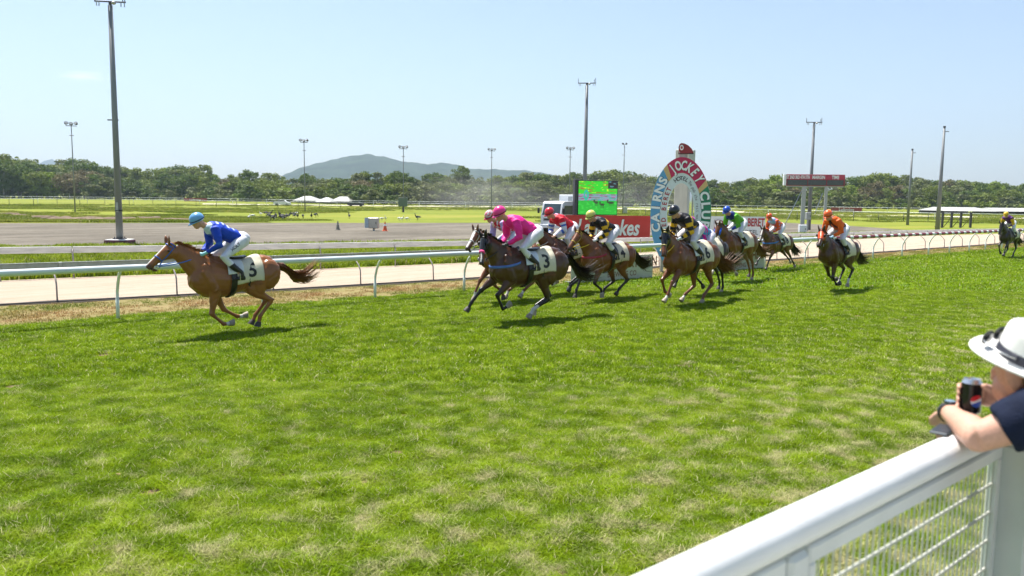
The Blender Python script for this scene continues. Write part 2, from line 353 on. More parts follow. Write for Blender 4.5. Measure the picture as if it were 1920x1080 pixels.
def scatter(name, pts, rots, scl, idx, protos, m):
    """one object: points that carry tufts, instanced by geometry nodes"""
    me = bpy.data.meshes.new(name); n = len(pts); me.vertices.add(n); me.vertices.foreach_set('co', np.asarray(pts, dtype=np.float32).ravel())
    for nm, data, ty in (('rz', rots, 'FLOAT'), ('sc', scl, 'FLOAT'), ('idx', idx, 'INT')):
        a = me.attributes.new(nm, ty, 'POINT'); a.data.foreach_set('value', np.asarray(data, dtype=np.float32 if ty == 'FLOAT' else np.int32))
    me.update(); me.materials.append(m)
    c = bpy.data.collections.new(name + '_kinds')
    for k, p in enumerate(protos):
        o = bpy.data.objects.new('%s_kind_%d' % (name, k), p); c.objects.link(o)
    o = bpy.data.objects.new(name, me); COL.objects.link(o)
    ng = bpy.data.node_groups.new(name, 'GeometryNodeTree'); ng.interface.new_socket('Geometry', in_out='INPUT', socket_type='NodeSocketGeometry'); ng.interface.new_socket('Geometry', in_out='OUTPUT', socket_type='NodeSocketGeometry')
    N_ = ng.nodes; L_ = ng.links; gi = N_.new('NodeGroupInput'); go = N_.new('NodeGroupOutput'); ip = N_.new('GeometryNodeInstanceOnPoints'); ci = N_.new('GeometryNodeCollectionInfo')
    ci.inputs['Collection'].default_value = c; ci.inputs['Separate Children'].default_value = True; ci.inputs['Reset Children'].default_value = True
    def na(nm, ty):
        a = N_.new('GeometryNodeInputNamedAttribute'); a.data_type = ty; a.inputs[0].default_value = nm; return a.outputs[0]
    cx = N_.new('ShaderNodeCombineXYZ'); L_.new(na('rz', 'FLOAT'), cx.inputs[2]); er = N_.new('FunctionNodeEulerToRotation'); L_.new(cx.outputs[0], er.inputs[0])
    L_.new(gi.outputs[0], ip.inputs['Points']); L_.new(ci.outputs[0], ip.inputs['Instance']); ip.inputs['Pick Instance'].default_value = True
    L_.new(na('idx', 'INT'), ip.inputs['Instance Index']); L_.new(er.outputs[0], ip.inputs['Rotation']); L_.new(na('sc', 'FLOAT'), ip.inputs['Scale']); L_.new(ip.outputs[0], go.inputs[0])
    md = o.modifiers.new('tufts', 'NODES'); md.node_group = ng
    return o

def fnoise(P, s, seed=0.0):
    return np.array([mnoise.noise(Vector((x * s + seed, y * s - seed, seed))) for x, y in P])
def in_view(P, pad=60):
    x = P[:, 0]; y = P[:, 1]
    d = np.stack([x, y, np.full(len(x), -CAM_H)], 1); F_ = d @ np.array(cF); px = 960 + FPX * (d @ np.array(cR)) / F_; py = 540 - FPX * (d @ np.array(cU)) / F_
    return (F_ > 0.5) & (px > -pad * 3) & (px < 1920 + pad * 5) & (py < 1080 + pad * 3)
def field(n, ymin, ymax, t_lo, t_fn, seed):
    """points on the turf between two distances, uniform per square metre"""
    r = np.random.default_rng(seed); Y = np.sqrt(r.uniform(ymin ** 2, ymax ** 2, n)); X = Y * r.uniform(-.74, .80, n)
    P = np.stack([X, Y], 1); s = P @ np.array([U.x, U.y]); t = P @ np.array([N.x, N.y])
    lo, hi = t_fn(s); k = (t > lo) & (t < hi) & in_view(P); return P[k]
def turf_lim(s): return np.full_like(s, 1.0), np.interp(s, [p[0] for p in TURF_EDGE], [p[1] for p in TURF_EDGE]) + .03 + .10 * np.sin(s * 2.3) * np.sin(s * .9 + 1) + .06 * np.sin(s * 7.1)
def dry_lim(s): return np.interp(s, [p[0] for p in TURF_EDGE], [p[1] for p in TURF_EDGE]), np.interp(s, [p[0] for p in SAND_NEAR], [p[1] for p in SAND_NEAR]) - .50
dr_ = np.random.default_rng(77); DIV = []
for _ in range(420):
    s_, t_ = dr_.uniform(-6, 34), dr_.uniform(1.5, 16.5); p_ = T(s_, t_)
    if p_.y > 5 and abs(p_.x) < .75 * p_.y: DIV.append((p_.x, p_.y, dr_.uniform(.03, .10) * (1 if dr_.uniform() < .85 else 1.7)))
def not_divot(P):
    k = np.ones(len(P), bool)
    for x, y, r_ in DIV: k &= ((P[:, 0] - x) ** 2 + (P[:, 1] - y) ** 2) > (r_ * 1.15) ** 2
    return k
near_k = [tuft('blades', 22, .06, .042, .0045, L_turf, 1.15, k) for k in range(4)] + [tuft('blades', 26, .07, .058, .005, L_turf, 1.3, 10 + k) for k in range(2)]
mid_k = [tuft('blades', 22, .13, .048, .010, L_turf, .9, 20 + k) for k in range(5)]
far_k = [tuft('blades', 26, .28, .055, .024, L_turf, .8, 30 + k) for k in range(5)]
def lay(name, P, kinds, z, seed, smin=.7, smax=1.35, thin=None, ns=2.9):
    r = np.random.default_rng(seed + 9000)
    nz = fnoise(P, ns, seed * .37) + .6 * fnoise(P, ns * 3.3, seed * .11)
    keep = (r.uniform(0, 1, len(P)) < np.clip(.9 + nz * .5, .45, 1)) & (not_divot(P) if name == 'turf_grass' else True); P = P[keep]; nz = nz[keep]
    sc = r.uniform(smin, smax, len(P)) * np.clip(1 + nz * .45, .6, 1.5)
    idx = r.integers(0, len(kinds), len(P))
    return scatter(name, np.c_[P, np.full(len(P), z)], r.uniform(0, 6.283, len(P)), sc, idx, kinds, kinds[0].materials[0])
QG = 1.0
o = lay('turf_grass', field(int(215000 * QG), 4.6, 11, 1, turf_lim, 1), near_k, .004, 1); tag(o, 'short green turf grass in the foreground with pale straw patches', 'grass', kind='stuff')
o = lay('turf_grass', field(int(165000 * QG), 11, 24, 1, turf_lim, 2), mid_k, .004, 2); tag(o, 'bright green mown turf under the galloping horses', 'grass', kind='stuff')
o = lay('turf_grass', field(int(70000 * QG), 24, 75, 1, turf_lim, 3), far_k, .004, 3); tag(o, 'bright green turf at the far bend of the straight', 'grass', kind='stuff')
dv = MB(); q0 = random.Random(6)
for x, y, r_ in DIV:
    n0 = 9; ph0 = q0.uniform(0, 6); rim = [Vector((x + r_ * (1 + .3 * math.sin(3 * a + ph0)) * math.cos(a) * 1.25, y + r_ * (1 + .3 * math.cos(2 * a + ph0)) * math.sin(a), .006)) for a in np.linspace(0, 6.283, n0, endpoint=False)]
    dv.add([Vector((x, y, .016 if q0.random() < .5 else .007))] + rim, [(0, 1 + k, 1 + (k + 1) % n0) for k in range(n0)])
    for _ in range(3): dv.ball((x + q0.uniform(-1, 1) * r_, y + q0.uniform(-1, 1) * r_, .012), (q0.uniform(.006, .02), q0.uniform(.006, .02), q0.uniform(.006, .014)), 6, 4)
tag(part('divots', dv, mat('divot_soil', (.16, .105, .055), .95, var=.4, scale=20, bump=1)), 'small bare hoof divots and clods in the turf', 'soil', kind='stuff')
lf_ = MB()
for _ in range(130):
    s_, t_ = q0.uniform(-6, 30), q0.uniform(1.2, 16); p_ = T(s_, t_, .035)
    if p_.y < 4.8 or abs(p_.x) > .75 * p_.y: continue
    a = q0.uniform(0, 6.28); L_ = q0.uniform(.018, .045); d1 = Vector((math.cos(a), math.sin(a), q0.uniform(-.2, .3))) * L_; d2 = Vector((-math.sin(a), math.cos(a), q0.uniform(-.2, .3))) * L_ * .45
    lf_.add([p_ - d1, p_ - d2, p_ + d1, p_ + d2 + Vector((0, 0, .006))], [(0, 1, 2), (0, 2, 3)])
tag(part('fallen_leaves', lf_, mat('dead_leaf', (.42, .27, .14), .7, var=.3, scale=15)), 'pale dead leaves scattered on the turf', 'leaves', kind='stuff')
dk = [tuft('blades', 26, .15, .036, .010, L_dry, 1.2, 40 + k) for k in range(4)]
o = lay('dry_grass', field(130000, 14, 70, 1, dry_lim, 4), dk, .008, 4, ns=.9); tag(o, 'dry yellowed grass between the white rail and the sand track', 'grass', kind='stuff')
# lime coloured weeds between sand and gravel
lk = [tuft('blades', 26, .2, .16, .03, L_lime, .7, 50 + k) for k in range(4)]
r = np.random.default_rng(5); P = []
for _ in range(26000):
    px = r.uniform(-20, 1700); a = gp(px, interp(SAND_FAR_PX, px) - 1.5); b = gp(px, np.interp(px, [q[0] for q in gn], [q[1] for q in gn]) + .8)
    w = r.uniform(0, 1); q = a.lerp(b, w); P.append((q.x, q.y))
o = lay('weeds', np.array(P), lk, .004, 5, ns=.6); tag(o, 'lime green weeds between the sand track and the gravel yard', 'grass', kind='stuff')

il = leaf_mat('infield_blades', [(0.35, (0.075, 0.12, 0.006)), (0.5, (0.17, 0.22, 0.012)), (0.65, (0.27, 0.27, 0.05))], scale=.09, dryness=0.45, patch=.12, dry=(.40, .33, .15))
ik = [tuft('blades', 30, .45, .13, .05, il, .8, 60 + k) for k in range(4)]
rq = np.random.default_rng(12); PY = 417 - 34 * rq.uniform(0, 1, 60000) ** 1.5; PXs = rq.uniform(-60, 1990, 60000); q_ = np.array([(lambda v: (v.x, v.y))(gp(a, b + max(0, a - 1400) * .035)) for a, b in zip(PXs, PY)])
nz_ = fnoise(q_, .03, 3.3) + .5 * fnoise(q_, .11, 8.1); q_ = q_[nz_ > -.12]
o = lay('infield_tufts', q_, ik, .0, 6, .7, 1.5, ns=.08); tag(o, 'rougher green and yellow grass across the infield', 'grass', kind='stuff')

# ------------------------------------------------------------------ rails
M_alu = mat('painted_rail', (0.62, 0.68, 0.68), 0.28, var=.04, scale=3, bump=.05)
M_pvc = mat('white_pvc', (0.70, 0.74, 0.68), 0.4, var=.06, scale=6)
M_gal = mat('galvanised', (0.42, 0.43, 0.42), 0.45, .5, var=.12, scale=10)
M_pipe = mat('thin_pipe', (0.36, 0.32, 0.30), 0.6, var=.2, scale=20)
M_board = mat('weathered_board', (0.74, 0.73, 0.69), 0.7, var=.16, scale=2.5, bump=.3, stretch=(1, 1, 6))
M_maroon = mat('maroon_print', (0.24, 0.03, 0.05), .45, var=.1); M_white = mat('white_paint', (0.78, 0.78, 0.76), .45, var=.05)

# the turf's inner running rail
rail = thing('running_rail', 'white tubular running rail on curved goose-neck posts beside the turf', 'railing', (0, 0, 0))
OV = .33
def rail_pt(s, z): return T(s, interp(TURF_RAIL, s) - OV, z)
SPL = 31.5
mb = MB(); mb.tube([rail_pt(s, 1.10) for s in np.arange(-8, SPL + .01, 1.5)] + [rail_pt(SPL, 1.10)], .066, 14); part('rail_tube', mb, M_alu, rail, True)
s = SPL; k = 0
while s < 92:
    e = s + 1.5; mb = MB().tube([rail_pt(s + .01, 1.10), rail_pt(e - .01, 1.10)], .072, 12); o = part('printed_sleeve', mb, M_white, rail, True)
    for q in (0.12, 0.62):
        b = MB().tube([rail_pt(s + 1.5 * q, 1.10), rail_pt(s + 1.5 * (q + .3), 1.10)], .0745, 12, cap=False); part('maroon_band', b, M_maroon, o, True)
    s = e; k += 1
posts = [4.77, 7.9, 10.88, 13.72] + [13.72 + 2.95 * i for i in range(1, 11)] + [45.7, 48.2, 50.4, 52.8, 55.2, 57.6, 60, 62.5, 65, 67.5, 70, 73, 76, 79, 82, 85, 88] + [1.8, -1.2]
pm = MB(); n_ = -N; prof = [(0, 0, .036), (0, .42, .036), (0, .425, .031), (.02, .6, .031), (.09, .78, .031), (.2, .95, .031), (.31, 1.05, .03)]
pm.tube([Vector((0, 0, z)) + n_ * x for x, z, r_ in prof], [r_ for _, _, r_ in prof], 10); pme = pm.mesh('post'); fixnormals(pme)
for s in posts:
    o = link('post', pme, rail, M_pvc); o.location = T(s, interp(TURF_RAIL, s))

# the sand track's outer rail: flat channel on thin bent posts leaning over the sand
rail2 = thing('sand_track_rail', 'grey metal channel rail on thin bent posts along the near edge of the sand', 'railing')
def r2(s, z, o=0): return T(s, interp(DIRT_RAIL, s) + .42 + o, z)
sj = list(np.arange(-9.1, 106, 5.2)); sj = [4.6 - 5.2 * 2, 4.6 - 5.2, 4.6, 9.85, 12.2, 14.9] + [14.9 + 5.2 * i for i in range(1, 16)]
for a, b in zip(sj[:-1], sj[1:]):
    a2, b2 = a + .05, b - .05; A = r2(a2, .84); B = r2(b2, .84); c = (A + B) / 2; L = (B - A).length; d = (B - A).normalized()
    rot = Matrix((d, Vector((-d.y, d.x, 0)), Vector((0, 0, 1)))).transposed()
    mb = MB().box(c, (L, .03, .15), rot, .006); mb.box(c + Vector((0, 0, .085)), (L, .06, .02), rot); mb.box(c + Vector((0, 0, -.085)), (L, .06, .02), rot)
    mb.box(c + Vector((0, 0, .0)), (L, .045, .02), rot)
    part('rail_panel', mb, M_gal, rail2)
for s in sj:
    mb = MB().box(r2(s, .84), (.09, .07, .2), Matrix.Rotation(TH, 3, 'Z'), .01); part('bracket', mb, M_gal, rail2)
pm = MB(); prof = [(0, 0), (.02, .45), (.10, .58), (.26, .72), (.42, .80)]
pm.tube([Vector((0, 0, z)) + N * x for x, z in prof], .020, 7); pme = pm.mesh('post'); fixnormals(pme)
for s in [-.9, 1.8, 4.42, 7.11, 9.6, 12.24, 14.74] + [14.74 + 2.6 * i for i in range(1, 30)]:
    o = link('post', pme, rail2, M_pipe); o.location = T(s, interp(DIRT_RAIL, s))
M_cable = mat('ground_cable', (0.10, 0.09, 0.08), .8)
cb = MB().tube([T(s, interp(DIRT_RAIL, s) - .02, .03) for s in np.arange(-9, 100, 2.0)], .022, 6)
tag(part('drag_cable', cb, M_cable, None, True), 'dark cable lying along the near edge of the sand track', 'cable')

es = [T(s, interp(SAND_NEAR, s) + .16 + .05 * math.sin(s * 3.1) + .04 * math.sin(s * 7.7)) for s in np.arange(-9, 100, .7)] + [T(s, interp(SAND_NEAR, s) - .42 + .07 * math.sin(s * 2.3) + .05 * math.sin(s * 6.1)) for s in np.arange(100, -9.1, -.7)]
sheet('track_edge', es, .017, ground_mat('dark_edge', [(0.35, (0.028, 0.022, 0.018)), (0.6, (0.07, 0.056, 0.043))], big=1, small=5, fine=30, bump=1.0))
# the sand track's inner rail: weathered white boards
rail3 = thing('board_rail', 'weathered white board rail along the far edge of the sand track', 'railing')
R3 = [(-150, 532, 466.5), (0, 527, 463), (138, 521, 461.5), (370, 513, 459), (600, 505, 455), (740, 499, 453), (880, 493, 451), (1040, 484, 448), (1200, 474, 445), (1350, 464, 441.5), (1500, 455, 437.5), (1600, 449, 434.5), (1700, 443, 431.5), (1810, 440, 429.5), (1930, 437, 427.3), (2100, 433, 424)]
P3 = [(gp(a, b), hgt(gp(a, b), c)) for a, b, c in R3]
for (a, ha), (b, hb) in zip(P3[:-1], P3[1:]):
    d = (b - a); L = d.length; d.normalize(); sl_ = (hb - ha) / L; dd = Vector((d.x, d.y, sl_)).normalized(); pe = Vector((-d.y, d.x, 0)); up = dd.cross(pe); rot = Matrix((dd, pe, up)).transposed()
    c = (a + b) / 2 + Vector((0, 0, (ha + hb) / 2 - .11)) + pe * 0.03
    part('board', MB().box(c, (L - .02, .05, .20), rot, .008), M_board, rail3)
rp = []
for (a, ha), (b, hb) in zip(P3[:-1], P3[1:]):
    L = (b - a).length; n3 = max(1, round(L / 3.2))
    for i in range(n3):
        w = i / n3; q = a.lerp(b, w); h = ha + (hb - ha) * w - .08
        part('post', MB().tube([q - Vector((0, 0, .02)) - N * .04, q + Vector((0, 0, h * .7)) - N * .05, q + Vector((0, 0, h)) + N * .0], .024, 6), M_pipe, rail3, True)
# ------------------------------------------------------------------ the air between the course and the hills
hz = bpy.data.materials.new('haze_air'); hz.use_nodes = True; hn = hz.node_tree.nodes; hn.remove(hn['Principled BSDF'])
pv = hn.new('ShaderNodeVolumePrincipled'); pv.inputs['Color'].default_value = (.66, .82, 1.0, 1); pv.inputs['Density'].default_value = .00015; pv.inputs['Anisotropy'].default_value = .3
hz.node_tree.links.new(pv.outputs[0], hn['Material Output'].inputs['Volume'])
haze = part('haze', MB().box((0, 3400, 349), (12400, 7200, 702)), hz); tag(haze, 'thin pale air that fades the far hills', 'haze', kind='stuff')
# ------------------------------------------------------------------ far hills
M_hill = mat('wooded_hill', (0.030, 0.048, 0.022), 1.0, var=.45, scale=.012, detail=8, spec=0.0, bump=.6, bscale=.02)
def hill(name, prof, dist, deep, seed):
    """ridge whose skyline follows the profile (picture column, row) at the given distance"""
    xs = np.linspace(prof[0][0], prof[-1][0], 220); ys = np.interp(xs, [p[0] for p in prof], [p[1] for p in prof])
    vs = []; rows = 14
    for j in range(rows + 1):
        w = j / rows
        for x, y in zip(xs, ys):
            b = at(x, y, dist + deep * w * .999); base = Vector((b.x, b.y, 0))
            top = at(x, y, dist + deep); H_ = max(top.z, 0)
            k = math.sin(w * math.pi / 2) ** .8
            nz = mnoise.fractal(Vector((b.x * .004, b.y * .004, seed)), .8, 2.1, 6)
            sc = (dist + deep * w) / (dist + deep)
            tx = top.x * (sc); ty = top.y * sc
            z = H_ * k * (1 + .16 * nz * (1 - w * .75)) + (1 - w) * 0 + 5.0 * mnoise.noise(Vector((b.x * .03, b.y * .03, seed))) * k
            vs.append((tx + 60 * nz * (1 - w), ty, z - 2))
    n = len(xs); fs = [(j * n + i, j * n + i + 1, (j + 1) * n + i + 1, (j + 1) * n + i) for j in range(rows) for i in range(n - 1)]
    mb = MB(); mb.add(vs, fs); return tag(part(name, mb, M_hill, None, True), kind='structure')
hill('hill', [(500, 375), (525, 332), (560, 316), (600, 305), (645, 295), (685, 290), (720, 294), (760, 305), (800, 309), (830, 305), (855, 308), (880, 317), (930, 317), (985, 319), (1040, 328), (1150, 360)], 2600, 900, 3)
hill('hill', [(20, 350), (60, 312), (78, 304), (95, 297), (110, 303), (140, 310), (200, 322), (300, 335), (385, 336), (400, 334), (430, 341), (470, 352), (540, 372)], 5200, 900, 9)

# ------------------------------------------------------------------ trees
def leafmat(nm, c): return mat(nm, c, .6, var=.35, scale=.35, trans=.25, spec=.25)
LM = dict(dark=leafmat('leaves_dark', (.10, .155, .016)), olive=leafmat('leaves_olive', (.17, .215, .024)), grey=leafmat('leaves_greyish', (.17, .195, .060)),
          fresh=leafmat('leaves_fresh', (.21, .29, .018)), tan=leafmat('leaves_tan', (.20, .17, .075)))
M_bark = mat('bark', (.20, .175, .14), .9, var=.3, scale=2, bump=.6, stretch=(4, 4, .6))
def crown_tree(seed, H=14, W=5, clusters=46, per=44, leaf=.46, base=.22, airy=0.0, topy=.5):
    r = random.Random(seed); tr = MB(); cr = MB()
    th = H * (.42 + .1 * r.random()); bend = Vector((r.uniform(-.6, .6), r.uniform(-.6, .6), 0))
    tr.tube([Vector((0, 0, -.3)), Vector((0, 0, th * .4)) + bend * .3, Vector((0, 0, th)) + bend, Vector((0, 0, H * .8)) + bend * 1.4], [.30, .22, .15, .05], 6)
    cs = []
    for i in range(clusters):
        for _ in range(30):
            a = r.uniform(0, 6.283); u = r.uniform(0, 1) ** .5; z = r.uniform(base, 1.0)
            env = math.sin(min(1, (z - base) / (topy - base + .2)) * math.pi / 2) if z < topy else math.sqrt(max(0, 1 - ((z - topy) / (1 - topy)) ** 2))
            if z > topy or r.random() < .8: break
        rad = W * (.25 + .75 * env) * u * (1 + .25 * math.sin(a * 2 + seed)); c = Vector((math.cos(a) * rad, math.sin(a) * rad, z * H)) + bend
        cs.append((c, r.uniform(.75, 1.5) * W / 5))
        if i < 14: tr.tube([Vector((0, 0, th * r.uniform(.55, 1))) + bend * .7, (Vector((0, 0, th)) + bend + c) / 2 + Vector((0, 0, .4)), c], [.12, .07, .03], 5)
    for c, rr in cs:
        for _ in range(int(per * rr * (1 - airy * .4))):
            d = Vector((r.gauss(0, 1), r.gauss(0, 1), r.gauss(0, .75))).normalized() * rr * r.uniform(.35, 1.0) ** .6 * 1.15
            p = c + Vector((d.x * 1.15, d.y * 1.15, d.z * .75)); nrm = (d.normalized() + Vector((r.gauss(0, .6), r.gauss(0, .6), r.gauss(.3, .6)))).normalized()
            a_ = nrm.orthogonal().normalized(); b_ = nrm.cross(a_); an = r.uniform(0, 6.283); a2 = a_ * math.cos(an) + b_ * math.sin(an); b2 = nrm.cross(a2); s = leaf * r.uniform(.5, 1.25)
            cr.add([p - a2 * s, p - b2 * s * .55, p + a2 * s, p + b2 * s * .55 + nrm * s * .2], [(0, 1, 2, 3)])
    return tr, cr, H
def palm_tree(seed):
    r = random.Random(seed); tr = MB(); cr = MB(); H = 11
    tr.tube([Vector((0, 0, -.2)), Vector((.15, 0, H * .5)), Vector((.3, .1, H * .9))], [.22, .16, .13], 7); top = Vector((.3, .1, H * .9))
    for i in range(22):
        a = i * 2.4; el = r.uniform(-.2, 1.1); L = r.uniform(2.4, 3.3); d = Vector((math.cos(a), math.sin(a), 0)); pts = [top + d * L * w * math.cos(el * (1 - w)) + Vector((0, 0, L * (math.sin(el) * w - .75 * w * w))) for w in np.linspace(0, 1, 6)]
        sd = Vector((-d.y, d.x, 0))
        for k in range(5):
            for sg in (-1, 1):
                for q in (0, .5):
                    p = pts[k].lerp(pts[k + 1], q); e = p + sd * sg * (.75 - .1 * k) + (pts[k + 1] - pts[k]) * .5 - Vector((0, 0, .35)); f = (pts[k + 1] - pts[k]) * .28
                    cr.add([p, p + f, e + f * .3, e], [(0, 1, 2, 3)])
    return tr, cr, H + 1.5
KINDS = [('dense', crown_tree(1, 14, 5.2, 52, 52)), ('dense', crown_tree(2, 13, 5.8, 56, 50, topy=.55)), ('rounded', crown_tree(3, 12, 5.6, 50, 54, base=.12, topy=.45)),
         ('tall open', crown_tree(4, 16, 4.6, 34, 46, airy=.3, base=.38, topy=.7)), ('tall open', crown_tree(5, 17, 5.0, 30, 46, airy=.4, base=.42, topy=.72)), ('spreading', crown_tree(6, 12, 6.8, 50, 50, base=.3, topy=.6)), ('palm', palm_tree(7))]
KM = []
for nm, (tr, cr, H) in KINDS:
    a = tr.mesh('trunk'); fixnormals(a); b = cr.mesh('crown', False); b.materials.append(LM['olive']); KM.append((nm, a, b, H))
SHR = []
for sd in (11, 12):
    tr, cr, H = crown_tree(sd, 4, 2.6, 20, 60, leaf=.34, base=.05, topy=.35); b = cr.mesh('foliage', False); b.materials.append(LM['olive']); SHR.append((b, H))
def zone(px):
    for lim, z in ((150, 'at the far left end of the tree belt'), (410, 'left of the hill, behind the left horse'), (660, 'below the left slope of the blue hill'), (990, 'below the right slope of the blue hill'), (1210, 'behind the screen truck'), (1345, 'behind the winning post'), (1560, 'behind the scoreboard'), (1760, 'right of the scoreboard')):
        if px < lim: return z
    return 'above the long pale roof at the right'
TOPS = [(-60, 290), (0, 289), (20, 290), (40, 300), (60, 297), (85, 312), (110, 310), (135, 298), (160, 300), (185, 312), (240, 311), (262, 318), (290, 322), (305, 311), (325, 313), (345, 308), (365, 312), (385, 309), (398, 326), (415, 338), (430, 334), (445, 322), (470, 318), (490, 326), (512, 319), (530, 334), (560, 331), (575, 326), (600, 335), (620, 331), (650, 333), (668, 322), (690, 318), (712, 320), (730, 334), (745, 320), (765, 332), (790, 338), (806, 326), (822, 322), (840, 333), (858, 330), (880, 331), (905, 338), (930, 329), (960, 327), (990, 322), (1010, 326), (1040, 330), (1065, 322), (1080, 318), (1100, 326), (1130, 320), (1150, 314), (1165, 325), (1200, 326), (1230, 330), (1330, 336), (1345, 338), (1370, 345), (1395, 336), (1410, 332), (1425, 340), (1445, 331), (1470, 328), (1500, 345), (1555, 345), (1580, 336), (1600, 331), (1630, 324), (1660, 326), (1700, 328), (1730, 331), (1750, 337), (1775, 334), (1800, 338), (1830, 343), (1862, 340), (1885, 340), (1905, 347), (1930, 340), (2000, 342)]
BASE = [(-80, 370), (0, 371), (300, 374), (500, 378), (700, 382), (960, 385), (1200, 386.5), (1500, 390), (1920, 394), (2000, 395)]
def tpx(l, x): return float(np.interp(x, [p[0] for p in l], [p[1] for p in l]))
rt = random.Random(21); px = -50.0; cnt = 0
CW = {'dark': 'dark green', 'olive': 'olive green', 'grey': 'greyish green', 'fresh': 'fresh green', 'tan': 'pale tan-leaved'}
def put_tree(px, top, by, kinds=None, lm=None):
    b = gp(px, by); k = rt.choice(kinds or [0, 0, 1, 1, 2, 3, 4, 5]); nm, tm, cm, H = KM[k]
    lm = lm or rt.choice(['dark', 'dark', 'olive', 'olive', 'olive', 'grey', 'grey', 'fresh', 'tan'] if rt.random() < .5 else ['dark', 'olive', 'grey'])
    h = max(hgt(b, top) * .93, 3); sz = h / H; sx = min(max(sz, .8), 1.5) * rt.uniform(.85, 1.15)
    lab = '%s %s tree %s' % (nm, CW[lm], zone(px))
    o = thing('palm_tree' if nm == 'palm' else 'tree', lab, 'palm' if nm == 'palm' else 'tree', (b.x, b.y, 0), rt.uniform(0, 6.28), 'trees of the belt behind the course'); o.scale = (sx, sx, sz)
    t = link('trunk', tm, o); 
    if not tm.materials: tm.materials.append(M_bark)
    if rt.random() < .35: t.material_slots[0].link = 'OBJECT'; t.material_slots[0].material = mat('pale_bark', (.46, .42, .35), .8, var=.2, scale=2)
    c = link('crown', cm, o); c.material_slots[0].link = 'OBJECT'; c.material_slots[0].material = LM[lm]
while px < 1990:
    put_tree(px, tpx(TOPS, px) + rt.uniform(-2, 3), tpx(BASE, px) - .6 - rt.uniform(0, .8)); px += rt.uniform(10, 17)
px = -55.0
while px < 1990:
    tp = tpx(TOPS, px); by = tpx(BASE, px) + rt.uniform(-.2, .5)
    put_tree(px, tp + (by - tp) * rt.uniform(.18, .42), by, kinds=[0, 1, 2, 2, 5, 5]); px += rt.uniform(14, 24)
for px, top in ((865, 309), (862, 311), (575, 324), (818, 322), (742, 319)): put_tree(px, top, tpx(BASE, px) - .3, [4], 'dark')
for px, top, lmn in ((8, 300, 'dark'), (35, 310, 'dark'), (70, 322, 'olive'), (70, 338, 'fresh'), (98, 322, 'fresh'), (130, 325, 'tan'), (180, 326, 'dark'), (205, 332, 'grey')): put_tree(px, top, tpx(BASE, px) + .9, [2, 5, 1], lmn)
for px in (845, 890, 905, 940, 965, 1455, 1475, 1530, 1700, 1775): put_tree(px, tpx(TOPS, px) + rt.uniform(14, 26), tpx(BASE, px) + .9, [6], 'fresh' if rt.random() < .4 else 'dark')
px = -50.0
while px < 1990:
    by = tpx(BASE, px) + rt.uniform(.3, 1.1); b = gp(px, by); me, H = rt.choice(SHR); lm = rt.choice(['dark', 'olive', 'grey', 'grey']); h = rt.uniform(3, 6.5)
    o = tag(link('shrub', me), 'low %s shrub %s' % (CW[lm], zone(px)), 'shrub', 'shrubs at the foot of the tree belt'); o.location = b; o.scale = (h / H * 1.5, h / H * 1.5, h / H); o.rotation_euler.z = rt.uniform(0, 6.28)
    o.material_slots[0].link = 'OBJECT'; o.material_slots[0].material = LM[lm]; px += rt.uniform(10, 26)
# thick scrub that closes the belt behind the trunks
sc_ = MB(); q = random.Random(3)
for _ in range(15000):
    px = q.uniform(-120, 2060); by = tpx(BASE, px) - 1.2; b = gp(px, by); tp = tpx(TOPS, px); H = hgt(b, tp + (by - tp) * .38); z = q.uniform(0, 1) ** .8 * H
    s = q.uniform(.6, 1.3); p = Vector((b.x, b.y + q.uniform(-6, 6), z)); n = Vector((q.gauss(0, 1), q.gauss(-.6, .8), q.gauss(.4, .7))).normalized(); a_ = n.orthogonal().normalized(); b_ = n.cross(a_)
    sc_.add([p - a_ * s, p - b_ * s * .7, p + a_ * s, p + b_ * s * .7], [(0, 1, 2, 3)])
tag(part('scrub', sc_, LM['dark']), 'dark scrub filling the tree belt between the trunks', 'scrub', kind='stuff')

